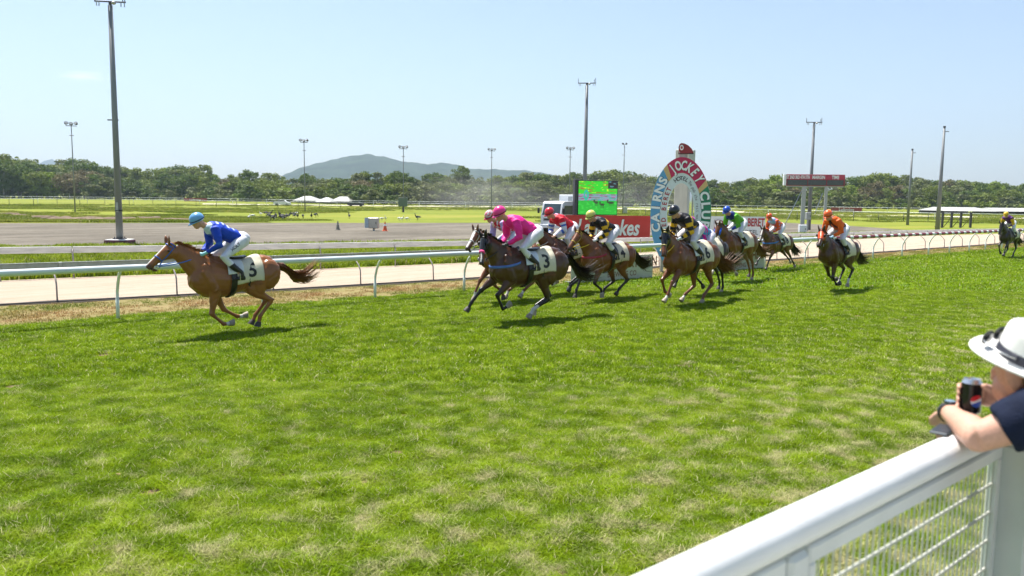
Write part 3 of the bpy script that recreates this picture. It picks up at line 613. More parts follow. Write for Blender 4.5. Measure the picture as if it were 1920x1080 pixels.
# ------------------------------------------------------------------ poles
M_pole = mat('pole_steel', (0.21, 0.22, 0.23), .55, .15, var=.15, scale=1.5, stretch=(3, 3, .5))
M_dkm = mat('dark_steel', (0.07, 0.065, 0.075), .5, .3, var=.2)
M_lens = mat('lamp_glass', (.45, .46, .48), .15, var=.1)
M_blk = mat('black_band', (.02, .02, .02), .6)
def pole(px, by, ty, r0, r1, kind, lab, box=None, yaw=0.0, straps=()):
    b = gp(px, by); h = hgt(b, ty); o = thing('light_pole', lab, 'light pole', (b.x, b.y, 0), 0, None)
    part('mast', MB().tube([(0, 0, -.1), (0, 0, h * .5), (0, 0, h)], [r0, (r0 + r1) / 2, r1], 10), M_pole, o, True)
    R = Matrix.Rotation(yaw, 3, 'Z')
    if kind == 'three':
        part('crossarm', MB().box((0, 0, h), (1.35, .09, .09), R, .01), M_dkm, o)
        part('bracket', MB().box((0, 0, h - 1.3), (.55, .08, .08), R), M_dkm, o)
        for x, tz in ((-.62, .5), (0.0, .1), (.62, -.4)):
            mb = MB(); rot = R @ Matrix.Rotation(tz, 3, 'Z') @ Matrix.Rotation(-.5, 3, 'X'); c = R @ Vector((x, -.05, .32 if x else .24)) + Vector((0, 0, h))
            mb.rings([(c + rot @ Vector((0, y, 0)), rot @ Vector((rr, 0, 0)), rot @ Vector((0, 0, rr * .8))) for y, rr in ((.22, .10), (.1, .20), (-.12, .27), (-.17, .27))], 10)
            f = part('floodlight', mb, M_dkm, o, True, 40)
            part('lens', MB().rings([(c + rot @ Vector((0, y, 0)), rot @ Vector((.23, 0, 0)), rot @ Vector((0, 0, .19))) for y in (-.172, -.185)], 10), M_lens, f)
    elif kind == 'fork':
        part('crossarm', MB().box((0, 0, h + .18), (1.5, .07, .07), R, .01), M_dkm, o); part('collar', MB().tube([(0, 0, h), (0, 0, h + .18)], r1 * .7, 8), M_dkm, o)
        for x, a, b_ in ((-.72, 0, .75 if px < 300 else .38), (.70, 0, .75 if px < 300 else .42), (.60, .02, .30)): part('rod', MB().tube([R @ Vector((x, 0, 0)) + Vector((0, 0, h + .18 + a)), R @ Vector((x, 0, 0)) + Vector((0, 0, h + .18 + b_))], .022, 6), M_dkm, o)
        for x in (-.64, -.52, .52, .68): part('aerial', MB().tube([R @ Vector((x, -.03, 0)) + Vector((0, 0, h + .17)), R @ Vector((x, -.03, 0)) + Vector((0, 0, h - .06))], .025, 6), M_gal, o)
        c = Vector((.2, -.12, h + .1)); part('camera_housing', MB().ball(R @ c - R @ Vector((0, 0, h)) + Vector((0, 0, h)), (.11, .13, .09), 10, 6), M_gal, o, True)
    elif kind == 'side':
        part('crossarm', MB().box(Vector((0, 0, h)), (.8, .07, .07), R, .01), M_dkm, o)
        for x in (-.3, .34): part('floodlight', MB().box(R @ Vector((x, 0, .0)) + Vector((0, 0, h + .16)), (.34, .2, .28), R @ Matrix.Rotation(.5, 3, 'Y'), .05), M_dkm, o)
        part('bracket', MB().box(R @ Vector((-.2, 0, 0)) + Vector((0, 0, h - 1.9)), (.4, .06, .06), R), M_dkm, o)
    elif kind == 'bare':
        part('crossarm', MB().box(R @ Vector((.18, 0, 0)) + Vector((0, 0, h - .35)), (.55, .06, .05), R), M_dkm, o); part('cap', MB().tube([(0, 0, h), (0, 0, h + .12)], r1 * 1.25, 8), M_dkm, o)
    for z in straps:
        zz = hgt(b, z); part('strap', MB().tube([(0, 0, zz), (0, 0, zz + .07)], r0 * 1.04, 10), M_blk, o, True)
    return o, b, h
p1, b1, h1 = pole(225, 457.5, 10, .175, .115, 'fork', 'thick grey steel pole nearest the left horse, reaching out of the picture', straps=(396,), yaw=.15)
ft = MB().box((0, 0, .1), (1.15, 1.1, .22), None, .03); part('footing', ft, mat('maroon_footing', (.09, .03, .045), .9, var=.2, bump=.5), p1)
part('footing_cap', MB().box((0, 0, .225), (1.05, 1.0, .05), None, .01), M_board, p1); part('base_plate', MB().box((0, 0, .28), (.5, .5, .05)), M_dkm, p1)
for x in (-.18, .18):
    for y in (-.18, .18): part('bolt', MB().tube([(x, y, .28), (x, y, .38)], .025, 6), M_dkm, p1)
part('hatch', MB().box((0.0, -.155, 1.9), (.12, .03, .5), None, .01), M_gal, p1)
part('ring_bracket', MB().box((-.1, 0, hgt(b1, 225)), (.55, .06, .06)), M_dkm, p1)
pole(141, 397.5, 236, .10, .055, 'three', 'slim floodlight pole left of the thick pole', yaw=.3)
pole(572, 397, 267, .10, .06, 'three', 'slim three-lamp floodlight pole at the left foot of the hill', yaw=-.3)
o, b, h = pole(756.5, 398, 279, .10, .06, 'three', 'slim three-lamp pole with a meter box near its foot, in front of the hill')
part('meter_box', MB().box((-.05, -.2, 1.75), (1.5, .5, 1.5), None, .04), mat('box_green', (.12, .16, .13), .6), o); part('meter_box_leg', MB().box((0, -.2, .5), (.3, .3, 1.0)), M_dkm, o)
pole(921, 396, 283, .11, .07, 'three', 'slim three-lamp pole right of the blue hill')
pole(1067, 400, 281, .11, .07, 'three', 'slim three-lamp pole just left of the thick pole at the screen truck', yaw=.2)
o, b, h = pole(1167.5, 401, 271, .11, .07, 'side', 'slim floodlight pole left of the winning post'); part('meter_box', MB().box((.45, -.2, .7), (.7, .5, 1.1), None, .04), M_gal, o)
pole(1094.5, 432, 160, .20, .12, 'fork', 'thick grey pole rising in front of the video screen', straps=(), yaw=-.1)
pole(1516, 431, 233, .19, .11, 'fork', 'tall grey pole behind the scoreboard', yaw=.0)
pole(1701.5, 422, 281, .17, .10, 'bare', 'shorter bare pole between the scoreboard and the far right pole')
pole(1757, 437, 239, .21, .09, 'bare', 'tall bare tapering pole furthest to the right', yaw=.1)

# ------------------------------------------------------------------ winning post
M_conc = mat('column_concrete', (0.58, 0.57, 0.50), .85, var=.10, scale=3, bump=.3, stretch=(2, 2, .5)); M_cg = mat('column_grey', (.44, .46, .45), .7, var=.08, scale=3)
M_mirror = mat('mirror', (.75, .8, .85), .06, 1.0, var=0)
cb_ = gp(1277, 492); ch = hgt(cb_, 281)
colm = thing('judging_column', 'tall pale concrete column with a narrow mirror, behind the oval winning sign', 'column', (cb_.x, cb_.y, 0), R_(-34))
part('shaft', MB().box((0, 0, ch / 2), (.60, .58, ch), None, .02), M_conc, colm)
mf = MB()
for x in (-.24, .24): mf.box((.302 + .02, x, ch / 2), (.05, .09, ch - .02))
mf.box((.32, 0, ch - .3), (.048, .39, .5)); part('frame', mf, M_cg, colm)
part('frame_panel', MB().box((.305, 0, ch * .5 + .35), (.02, .39, ch * .55)), M_cg, colm)
part('mirror', MB().box((.322, 0, ch * .32), (.012, .26, ch * .62)), M_mirror, colm)
WZ = 29.2; wc = at(1276, 401, WZ); wy = -.28
WX = Vector((math.cos(wy), math.sin(wy), 0)); WY = Vector((0, 0, 1)); WN = WX.cross(WY)    # towards the viewer
kx = WZ / FPX / math.cos(wy + .2)
ws = thing('winning_post_sign', 'tall oval ring sign reading CAIRNS JOCKEY CLUB in blue, crimson and green', 'sign', (wc.x, wc.y, 0))
O_ = Vector((0, 0, wc.z)); AO = (55.5 * kx, 105 * WZ / FPX); AM = (38 * kx, 76 * WZ / FPX); AI = (25 * kx, 57 * WZ / FPX)
def ell(ax, ph, d=0.0): return O_ + WX * (ax[0] * math.cos(ph)) + WY * (ax[1] * math.sin(ph)) + WN * d
def band(name, a0, a1, p0, p1, d0, d1, m, n=28):
    vs = []; fs = []
    for i in range(n + 1):
        ph = p0 + (p1 - p0) * i / n; vs += [ell(a0, ph, d0), ell(a1, ph, d0), ell(a1, ph, d1), ell(a0, ph, d1)]
    for i in range(n):
        for k in range(4): fs.append((4 * i + k, 4 * i + (k + 1) % 4, 4 * i + 4 + (k + 1) % 4, 4 * i + 4 + k))
    if abs(p1 - p0) < 6.28: fs += [(0, 1, 2, 3), (4 * n, 4 * n + 3, 4 * n + 2, 4 * n + 1)]
    return part(name, MB().add(vs, fs), m, ws)
S_blue = mat('sign_blue', (.10, .33, .58), .35, var=.03); S_crim = mat('sign_crimson', (.50, .012, .085), .35, var=.03); S_green = mat('sign_green', (.012, .20, .10), .35, var=.03); S_tan = mat('sign_tan', (.62, .42, .18), .4, var=.03); S_pale = mat('sign_pale', (.62, .70, .72), .4, var=.03)
S_w = mat('sign_white', (.82, .84, .84), .4, var=.02); S_k = mat('sign_black', (.015, .015, .015), .5); S_red = mat('sign_dark_red', (.33, .015, .02), .4)
band('blue_segment', AM, AO, R_(128), R_(252), -.08, .06, S_blue); band('tan_segment', AM, AO, R_(119.6), R_(127.8), -.08, .06, S_tan, 4)
band('crimson_segment', AM, AO, R_(37.2), R_(119.4), -.08, .06, S_crim); band('tan_segment', AM, AO, R_(30.2), R_(37), -.08, .06, S_tan, 4)
band('green_segment', AM, AO, R_(-72), R_(30), -.08, .06, S_green); band('pale_ring', AI, AM, R_(-72), R_(252), -.06, .045, S_pale, 60)
def arc_text(s, size, ax, ph0, ph1, m, nm, d, xs=1.0, bold=.012, shadow=True, thick=.02):
    """letters standing on an ellipse, spread evenly from ph0 to ph1"""
    n = len(s)
    for i, chx in enumerate(s):
        if chx == ' ': continue
        ph = R_(ph0 + (ph1 - ph0) * (i / (n - 1) if n > 1 else 0)); c = ell(ax, ph); tx = (WX * (ax[0] * math.sin(ph)) - WY * (ax[1] * math.cos(ph))).normalized(); up = -tx.cross(WN) 
        if up.dot(c - O_) < 0: up = -up
        vs, fs = text_data(chx, size, bold, xs); 
        for mm, off, dd, nn in (((S_k, .016, d + .006, 'letter_shadow'),) if shadow else ()) + ((m, 0, d + (.02 if shadow else .006), nm),):
            P = [c + tx * (x + off) + up * (y - size * .36 - off) + WN * dd for x, y in vs]; mb = MB().add(P, fs); o = link(nn, mb.mesh(nn, False), ws, mm)
mid = ((AO[0] + AM[0]) / 2, (AO[1] + AM[1]) / 2); mi2 = ((AI[0] + AM[0]) / 2, (AI[1] + AM[1]) / 2)
arc_text('CAIRNS', .42, mid, 197, 137, S_w, 'letter', .06, 1.08, .016); arc_text('JOCKEY', .46, mid, 112, 46, S_w, 'letter', .06, .60, .016); arc_text('CLUB', .42, mid, 22, -12, S_w, 'letter', .06, 1.05, .018)
arc_text('RED BERET', .22, mi2, 208, 137, S_red, 'letter', .045, 1.0, .006, False); arc_text('HOTEL', .20, mi2, 110, 72, mat('letter_dark', (.05, .04, .05), .5), 'letter', .045, .95, .004, False)
arc_text('The pub the rest want', .155, mi2, 62, -14, mat('letter_dark', (.05, .04, .05), .5), 'letter', .045, .9, .0, False)
for x in (-.62, .62): part('leg', MB().box(O_ + WX * x + WN * -.02 + Vector((0, 0, -wc.z + .35)), (.1, .1, .9)), M_gal, ws)
# beret on the column
bc = at(1272, 288, WZ); sc_b = WZ / FPX
bs = thing('beret_sign', 'dark red beret shaped sign with a white badge on top of the winning sign', 'sign', (bc.x, bc.y, 0))
bo = [(0, 0), (27, 0), (27.5, 2), (24, 9), (18, 15), (11, 18.5), (5, 19.5), (1.5, 17), (0, 11), (.5, 5)]
part('beret', MB().prism([(x * kx, y * sc_b) for x, y in bo], -.05, .04, WX, WY, WN, (0, 0, bc.z)), mat('beret_red', (.27, .02, .03), .4), bs)
part('badge', MB().prism([((6 + 3.6 * math.cos(a)) * kx, (11 + 5 * math.sin(a)) * sc_b) for a in np.linspace(0, 6.283, 16, endpoint=False)], .042, .055, WX, WY, WN, (0, 0, bc.z)), S_w, bs)
part('badge_mark', MB().prism([((6 + 1.8 * math.cos(a)) * kx, (11 + 2.6 * math.sin(a)) * sc_b) for a in np.linspace(0, 6.283, 10, endpoint=False)], .056, .062, WX, WY, WN, (0, 0, bc.z)), S_red, bs)
part('rim', MB().prism([(0, -1*sc_b), (28.5*kx, -1*sc_b), (28*kx, .4*sc_b), (0, .2*sc_b)], -.055, .05, WX, WY, WN, (0, 0, bc.z)), mat('sign_black', (0, 0, 0)), bs)
part('stem', MB().box(WX * (9 * kx) + Vector((0, 0, bc.z - .1)) - WN * .02, (.3, .05, .35)), M_gal, bs)

# ------------------------------------------------------------------ banners and boards
M_red = mat('banner_red', (.56, .028, .022), .38, var=.05, scale=2, bump=.15, bscale=3); M_signw = mat('sign_pale2', (.60, .68, .70), .5, var=.03)
def board(name, lab, px0, px1, ytop, ybot, dist, m, by, yaw=0.0, fold=0.0, n=24):
    c = at((px0 + px1) / 2, (ytop + ybot) / 2, dist); w = (px1 - px0) * dist / FPX / math.cos(yaw); h = (ybot - ytop) * dist / FPX
    o = thing(name, lab, 'banner' if name == 'banner' else 'sign', (c.x, c.y, 0), yaw); vs = []; fs = []
    for sd, d in ((0, -.02), (1, .02)):
        for i in range(n + 1):
            for j in (0, 1): x = (i / n - .5) * w; f = fold * math.sin(i * 1.3 + j * .8) * (1 if 0 < i < n else 0); vs.append((x, d + f, c.z + (j - .5) * h + (fold * .5 * math.sin(i * .9) if not j else 0)))
    q = 2 * (n + 1)
    for i in range(n): a = 2 * i; fs += [(a, a + 2, a + 3, a + 1), (q + a, q + a + 1, q + a + 3, q + a + 2), (a, a + 1, q + a + 1, q + a)[:0] or (a + 1, a + 3, q + a + 3, q + a + 1), (a, q + a, q + a + 2, a + 2)]
    fs += [(0, 1, q + 1, q), (2 * n, q + 2 * n, q + 2 * n + 1, 2 * n + 1)]
    part('panel', MB().add(vs, fs), m, o, True, 40)
    for x in (-.48, .48): part('post', MB().tube([(x * w, .08, 0), (x * w, .08, c.z + h / 2)], .045, 8), M_gal, o, True)
    return o, c, w, h
EX = Vector((1, 0, 0)); EZ = Vector((0, 0, 1))
o, c, w, h = board('banner', 'red fabric banner with big white slanted lettering beside the winning post', 1060, 1219, 404, 448, 43.5, M_red, 466, fold=.012)
letters('lettering', 'Ladbrokes', 1.17, Vector((-.02, -.05, c.z - .40)), EX, EZ, S_w, o, bold=.03, xs=.68, shear=.25, lift=.008)
o, c, w, h = board('sign_board', 'pale board reading RED BERET HOTEL with a dark red beret, right of the winning post', 1331, 1434, 406, 443, 43, M_signw, 460)
letters('lettering', 'RED BERET', .60, Vector((.62, -.045, c.z + .02)), EX, EZ, S_red, o, bold=.012, xs=.55); letters('lettering', 'HOTEL', .34, Vector((.62, -.045, c.z - .42)), EX, EZ, mat('letter_dark', (0, 0, 0)), o, xs=.9)
part('beret', MB().prism([(x * .034, y * .034) for x, y in bo], 0, .02, EX, EZ, EX.cross(EZ), (-1.25, -.04, c.z - .32)), mat('beret_red', (0, 0, 0)), o)
part('badge', MB().prism([(.22 * math.cos(a), .26 * math.sin(a)) for a in np.linspace(0, 6.283, 16, endpoint=False)], 0, .012, EX, EZ, EX.cross(EZ), (-1.02, -.062, c.z + .06)), S_w, o)
def low_panel(pa, pb, lab, order):
    a = stp(*pa); b = stp(*pb); s0, s1 = a[0], b[0]; tt = (interp(TURF_RAIL, s0) + interp(TURF_RAIL, s1)) / 2 - .09
    mid_ = T((s0 + s1) / 2, tt); L = s1 - s0; o = thing('low_panel', lab, 'sign', mid_, TH)
    part('panel', MB().box((0, 0, .40), (L, .04, .78), None, .006), mat('panel_cream', (.50, .52, .45), .5, var=.05), o)
    for x in np.linspace(-L / 2 + .1, L / 2 - .1, 3): part('foot', MB().box((x, .15, .03), (.06, .4, .05)), M_gal, o)
    X = Vector((1, 0, 0)); br = mat('letter_brown', (.17, .045, .02), .5)
    letters('lettering', 'GREAT NORTHERN', .46, Vector((L * order[0], -.022, .40)), X, EZ, br, o, bold=.01, xs=.82); letters('lettering', 'BREWING CO', .24, Vector((L * order[1], -.022, .12)), X, EZ, br, o, bold=.002, xs=.95)
low_panel((1057, 531), (1215, 519), 'low cream panel with brown brewery lettering, left of the winning post', (.13, .10)); low_panel((1338, 510), (1431, 503), 'low cream panel with brown brewery lettering, right of the winning post', (.0, .0))
for px0, px1, y0, y1, by in ((345, 388, 371.5, 377.5, 379), (1558, 1616, 389, 397, 400)):
    d = depth(gp((px0 + px1) / 2, by)); o, c, w, h = board('far_banner', 'small far red banner %s' % ('on the far rail behind the left horse' if px0 < 900 else 'on the far rail behind the orange jockey'), px0, px1, y0, y1, d, mat('banner_faded', (.30, .06, .05), .6), by)
    letters('lettering', 'Ladbrokes', h * .95, Vector((0, -.06, c.z - h * .3)), EX, EZ, S_w, o, bold=.01, xs=.9)

# ------------------------------------------------------------------ video truck
M_tw = mat('truck_white', (.74, .76, .78), .3, var=.03); M_gl = mat('window_glass', (.05, .075, .085), .06, var=.2, scale=1.2); M_tyre = mat('tyre', (.02, .02, .02), .8); M_bump = mat('truck_grey', (.32, .34, .36), .5)
tb = gp(1048, 437); ty = math.atan2(-.70, -.66)      # heading
tk = thing('screen_truck', 'white cab-over truck carrying a large green video screen', 'truck', (tb.x, tb.y, 0), ty)
# local: x forward, y left, cab front at x = 1.0
cabo = [(1.0, .55), (1.0, 1.35), (.78, 2.28), (.62, 2.42), (-.72, 2.46), (-.8, 2.3), (-.8, .55)]
part('cab', MB().prism(cabo, -1.0, 1.0, Vector((1, 0, 0)), Vector((0, 0, 1)), Vector((0, 1, 0)), (0, 0, 0)), M_tw, tk)
wsn = (Vector((.93, 0, .22))).normalized()
part('windscreen', MB().add([(1.01, -.88, 1.38), (1.01, .88, 1.38), (.79, .82, 2.24), (.79, -.82, 2.24), (.98, -.88, 1.38), (.98, .88, 1.38), (.76, .82, 2.24), (.76, -.82, 2.24)], [(0, 1, 2, 3), (4, 7, 6, 5), (0, 4, 5, 1), (1, 5, 6, 2), (2, 6, 7, 3), (3, 7, 4, 0)]), M_gl, tk)
for sy in (1, -1):
    d = part('door', MB().prism([(.86, .75), (.9, 1.4), (.72, 2.2), (-.45, 2.22), (-.45, .75)], sy * 1.0, sy * 1.025, Vector((1, 0, 0)), Vector((0, 0, 1)), Vector((0, 1, 0)), (0, 0, 0)), M_tw, tk)
    part('side_window', MB().prism([(.78, 1.45), (.62, 2.1), (-.35, 2.12), (-.35, 1.45)], sy * 1.026, sy * 1.035, Vector((1, 0, 0)), Vector((0, 0, 1)), Vector((0, 1, 0)), (0, 0, 0)), M_gl, d)
    part('handle', MB().box((-.25, sy * 1.05, 1.2), (.2, .03, .05)), M_blk, d)
    mm = MB().box((1.0, sy * 1.24, 1.72), (.10, .2, .42), None, .03); mm.tube([(.85, sy * 1.0, 1.95), (1.0, sy * 1.2, 1.95)], .02, 5); part('mirror', mm, M_blk, tk)
    part('headlight', MB().box((1.02, sy * .76, .68), (.05, .34, .2), None, .02), M_lens, tk)
part('grille', MB().box((1.01, 0, 1.05), (.04, 1.5, .28), None, .01), M_bump, tk); part('grille_slot', MB().box((1.03, 0, 1.05), (.02, 1.3, .12)), M_blk, tk)
part('bumper', MB().box((1.05, 0, .55), (.16, 2.0, .28), None, .04), M_tw, tk); part('number_plate', MB().box((1.14, 0, .52), (.01, .4, .12)), S_tan, tk)
part('chassis', MB().box((-2.9, 0, .62), (5.4, .9, .22)), M_blk, tk); part('deck', MB().box((-3.2, 0, .95), (4.8, 2.1, .18)), M_bump, tk)
for x in (.15, -4.2):
    for sy in (1, -1):
        w_ = part('wheel', MB().tube([(x, sy * .72, .45), (x, sy * 1.0, .45)], .45, 18), M_tyre, tk, True, 40); part('rim', MB().tube([(x, sy * .98, .45), (x, sy * 1.015, .45)], .24, 14), M_tw, w_)
gb = MB().box((-1.35, -.1, 2.0), (.85, 1.5, 1.9), None, .04); part('generator_box', gb, M_tw, tk); part('vent', MB().box((-.915, .3, 2.5), (.02, .4, .6)), M_bump, tk)
# video screen, turned to face the stands
sd_ = 60.5; sl0 = at(1083, 371, sd_); sw = 76 * sd_ / FPX; shh = 62 * sd_ / FPX
vy = .22
vs_ = thing('video_screen', 'large lit video screen showing green turf and racing horses', 'screen', ((at(1121, 371, sd_)).x, (at(1121, 371, sd_)).y, 0), vy); vz = at(1121, 371, sd_).z
part('cabinet', MB().box((0, .18, vz), (sw + .12, .3, shh + .12), None, .02), M_blk, vs_); part('side_panel', MB().box((-sw / 2 - .18, .25, vz), (.22, .5, shh + .2), None, .02), M_dkm, vs_)
part('mount', MB().box((0, .3, vz / 2 - .2), (.5, .4, vz - .4)), M_dkm, vs_)
nx, ny = 110, 88; vv = []; cc = []
hp = [(0.46, .36, .05), (.62, .30, .06), (.84, .36, .085)]
for j in range(ny + 1):
    for i in range(nx + 1):
        x, y = i / nx, j / ny; vv.append(((x - .5) * sw, 0.0, vz + (y - .5) * shh)); n1 = mnoise.noise(Vector((x * 14, y * 22, 1))); n2 = mnoise.noise(Vector((x * 5, y * 40, 4)))
        c = (.03, .62, .02) if y > .62 else ((.02, .45, .03) if y < .42 else (.25, .2, .22))
        if .42 <= y <= .62: c = [(.30, .03, .10), (.05, .42, .35), (.35, .25, .45), (.22, .30, .25)][int((n2 + .6) * 3.2) % 4]
        if y > .62 and n2 > .28: c = (.30, .12, .02)
        if y > .62 and n1 > .45: c = (.45, .85, .03)
        if y < .42 and n1 > .3: c = (.05, .62, .06)
        if ((x - .2) / .07) ** 2 + ((y - .58) / .16) ** 2 < 1 < ((x - .2) / .035) ** 2 + ((y - .58) / .10) ** 2 + .3: c = (.02, .45, .32)
        for hx, hy, hr in hp:
            e = ((x - hx) / hr) ** 2 + ((y - hy) / .035) ** 2; leg = abs(((x - hx) * 40) % 1 - .5) < .16 and hy - .11 < y < hy and abs(x - hx) < hr * .95; nk = abs(x - hx + hr) < .02 and hy < y < hy + .09
            if e < 1 or leg or nk: c = (.03, .05, .02)
        if x > .76 and y > .78: c = (.02, .015, .02) if n1 < .25 else (.1, .25, .28)
        cc.append((*c, 1))
fs = [(j * (nx + 1) + i, j * (nx + 1) + i + 1, (j + 1) * (nx + 1) + i + 1, (j + 1) * (nx + 1) + i) for j in range(ny) for i in range(nx)]
me = bpy.data.meshes.new('picture'); me.from_pydata(vv, [], fs); ca = me.color_attributes.new('col', 'FLOAT_COLOR', 'POINT'); ca.data.foreach_set('color', np.array(cc, dtype=np.float32).ravel())
mm = bpy.data.materials.new('led_picture'); mm.use_nodes = True; n = mm.node_tree.nodes; a = n.new('ShaderNodeAttribute'); a.attribute_name = 'col'; b_ = n['Principled BSDF']; b_.inputs['Base Color'].default_value = (.02, .02, .02, 1)
mm.node_tree.links.new(a.outputs['Color'], b_.inputs['Emission Color']); b_.inputs['Emission Strength'].default_value = .55; link('picture', me, vs_, mm)

# ------------------------------------------------------------------ scoreboard
sbp = gp(1524, 435); sd2 = depth(sbp); k_ = sd2 / FPX; scb = at(1525, 338, sd2)
sb = thing('scoreboard', 'long scoreboard with a red header strip on two steel posts', 'scoreboard', (sbp.x, sbp.y, 0), -.13)
W_ = 104 * k_ / .99; hh = 10.5 * k_; X0 = -W_ / 2; zc = scb.z
part('cabinet', MB().box((0, .2, zc), (W_, .4, 21 * k_), None, .02), mat('board_maroon', (.25, .03, .05), .5), sb)
part('side_plate', MB().box((-W_ / 2 - .12, .15, zc + .02), (.2, .5, 21 * k_), None, .02), S_w, sb)
part('header', MB().box((0, -.012, zc + 5.4 * k_), (W_ - .1, .03, 8.6 * k_)), mat('header_red', (.48, .05, .09), .5), sb)
for x0, x1 in ((.02, .36), (.375, .68), (.70, .975)): part('display', MB().box((X0 + W_ * (x0 + x1) / 2, -.014, zc - 4.6 * k_), (W_ * (x1 - x0), .03, 9.6 * k_)), mat('display_dark', (.075, .085, .09), .35, var=.25, scale=9), sb)
for s_, f in (('1ST 2ND 3RD 4TH 5TH', .19), ('MARGIN', .55), ('TIME', .835)): letters('lettering', s_, 8.6 * k_, Vector((X0 + W_ * f, -.03, zc + 2.4 * k_)), EX, EZ, S_w, sb, bold=.016, xs=.50 if f < .5 else .7)
for px_ in (-20, 21): part('post', MB().box((px_ * k_, .2, (zc - 10.5 * k_) / 2), (.22, .22, zc - 10.5 * k_)), M_gal, sb)
part('post', MB().box((-16.5 * k_, .2, (zc - 10.5 * k_) / 2), (.10, .2, zc - 10.5 * k_)), M_gal, sb)
part('underframe', MB().box((0, .2, zc - 11.6 * k_), (W_ * .98, .12, .1)), M_gal, sb)
for a, b in (((-24, 358), (-62, 437)), ((14, 362), (-4, 400))):
    pa = Vector((a[0] * k_, 0, hgt(sbp, a[1]))); pb = Vector((b[0] * k_, -1.2, max(0, hgt(sbp, b[1])))); part('stay', MB().tube([pa, pb], .035, 6), M_gal, sb, True)
def cabinet(px, by, w, h, lab, m=None, legs=True):
    b = gp(px, by); k = depth(b) / FPX; o = thing('electrical_cabinet', lab, 'electrical box', (b.x, b.y, 0)); part('housing', MB().box((0, 0, h[1] * k - (h[1] - h[0]) * k / 2), (w * k, .45, (h[1] - h[0]) * k), None, .03), m or M_gal, o)
    part('door', MB().box((w * k * .05, -.235, (h[0] + h[1]) / 2 * k), (w * k * .8, .02, (h[1] - h[0]) * k * .86)), m or M_gal, o)
    part('handle', MB().box((w * k * .3, -.255, (h[0] + h[1]) / 2 * k), (.04, .03, .14)), M_blk, o)
    if h[0] > 1: part('stand', MB().box((0, 0, h[0] * k / 2), (.12, .12, h[0] * k)), M_gal, o)
    return o
cabinet(1504, 437.5, 13, (0, 16), 'pale grey electrical cabinet at the foot of the scoreboard post', M_tw); cabinet(1513.5, 433, 8, (21, 35), 'small grey box on the pole under the scoreboard')
M_ss = mat('box_steel', (.50, .47, .40), .4, .2, var=.08)
o = cabinet(701, 433, 16, (5, 25), 'boxy metal cabinet on a short stand in the gravel yard between two cones', M_ss)
kk = depth(gp(701, 433)) / FPX; part('side_door', MB().box((-10 * kk, -.3, 15.5 * kk), (6 * kk, .04, 19 * kk), Matrix.Rotation(.5, 3, 'Z')), mat('box_blue', (.40, .50, .56), .4), o)
o.scale = (1.15, 1.6, 1)
def cone(px, by, hpx, m1, m2, lab):
    b = gp(px, by); k = depth(b) / FPX; H = hpx * k; o = thing('traffic_cone', lab, 'traffic cone', (b.x, b.y, 0)); part('base', MB().box((0, 0, .03), (.42, .42, .05), None, .01), m1, o)
    pr = lambda z: .17 * (1 - z / H) + .03 * z / H
    part('cone', MB().tube([(0, 0, .05), (0, 0, H * .9), (0, 0, H)], [pr(.05), pr(H * .9), pr(H)], 14), m1, o, True, 50); part('band', MB().tube([(0, 0, H * .55), (0, 0, H * .75)], [pr(H * .55) + .006, pr(H * .75) + .006], 14), m2, o, True, 50)
cone(722, 433.5, 18, mat('cone_orange', (.72, .11, .02), .5), S_w, 'orange traffic cone right of the metal cabinet'); cone(633.5, 431.5, 17, mat('cone_grey', (.20, .19, .15), .6), mat('cone_greyb', (.30, .29, .25), .6), 'dull grey-brown traffic cone left of the metal cabinet')

# ------------------------------------------------------------------ geese
def bird_mesh(seed):
    r = random.Random(seed); mb = MB(); down = r.random() < .55
    mb.ball((0, 0, .33), (.26, .12, .13), 8, 6, Matrix.Rotation(-.2, 3, 'Y')); mb.tube([(-.2, 0, .36), (-.42, 0, .30)], [.08, .02], 6)
    nk = [(.2, 0, .38), (.34, 0, .30), (.42, 0, .12)] if down else [(.2, 0, .38), (.28, 0, .55), (.30, 0, .66)]
    mb.tube(nk, [.06, .035, .03], 6); e = Vector(nk[-1]); mb.ball(e, .045, 6, 5); mb.tube([e, e + Vector((.1, 0, -.03))], [.02, .006], 5)
    for y in (-.05, .05): mb.tube([(0, y, .24), (.02, y, 0)], .014, 5)
    return mb
M_bird = mat('goose_black', (.02, .02, .022), .6); M_birdw = mat('goose_white', (.6, .6, .58), .6); bk = [bird_mesh(k).mesh('magpie_goose', True) for k in range(4)]
bw = MB().ball((-.02, 0, .30), (.20, .125, .10), 8, 6, Matrix.Rotation(-.2, 3, 'Y')).mesh('white_flank', True)
BP = [(467, 411), (474, 408), (489, 404.5), (498.5, 404), (506, 405), (504, 409), (512, 412), (518, 409), (524, 407), (526, 411), (531, 410), (537, 409), (541, 410), (549, 406), (553, 409), (556, 403), (558, 410), (568, 410), (584, 410), (592, 407.5), (655, 410), (716, 414), (723, 413.5), (748, 413.5), (754, 414), (763, 414), (783, 413), (514, 414), (530, 413.5)]
rb = random.Random(4)
for i, (px, py) in enumerate(BP):
    b = gp(px, py); pale = i in (0, 1, 2, 15, 21, 22, 23, 24, 25); me = bk[i % 4]
    o = tag(link('magpie_goose', me, None, None), 'pale goose feeding on the grass behind the gravel yard' if pale else 'black and white goose in the flock on the grass behind the gravel yard', 'bird', 'geese feeding on the infield'); o.location = b; o.rotation_euler.z = rb.uniform(0, 6.28); o.scale = (1.15,) * 3 if not pale else (.85,) * 3
    if not me.materials: me.materials.append(M_bird)
    if pale: o.material_slots[0].link = 'OBJECT'; o.material_slots[0].material = M_birdw
    w = link('white_flank', bw, o, None)
    if not bw.materials: bw.materials.append(M_birdw)

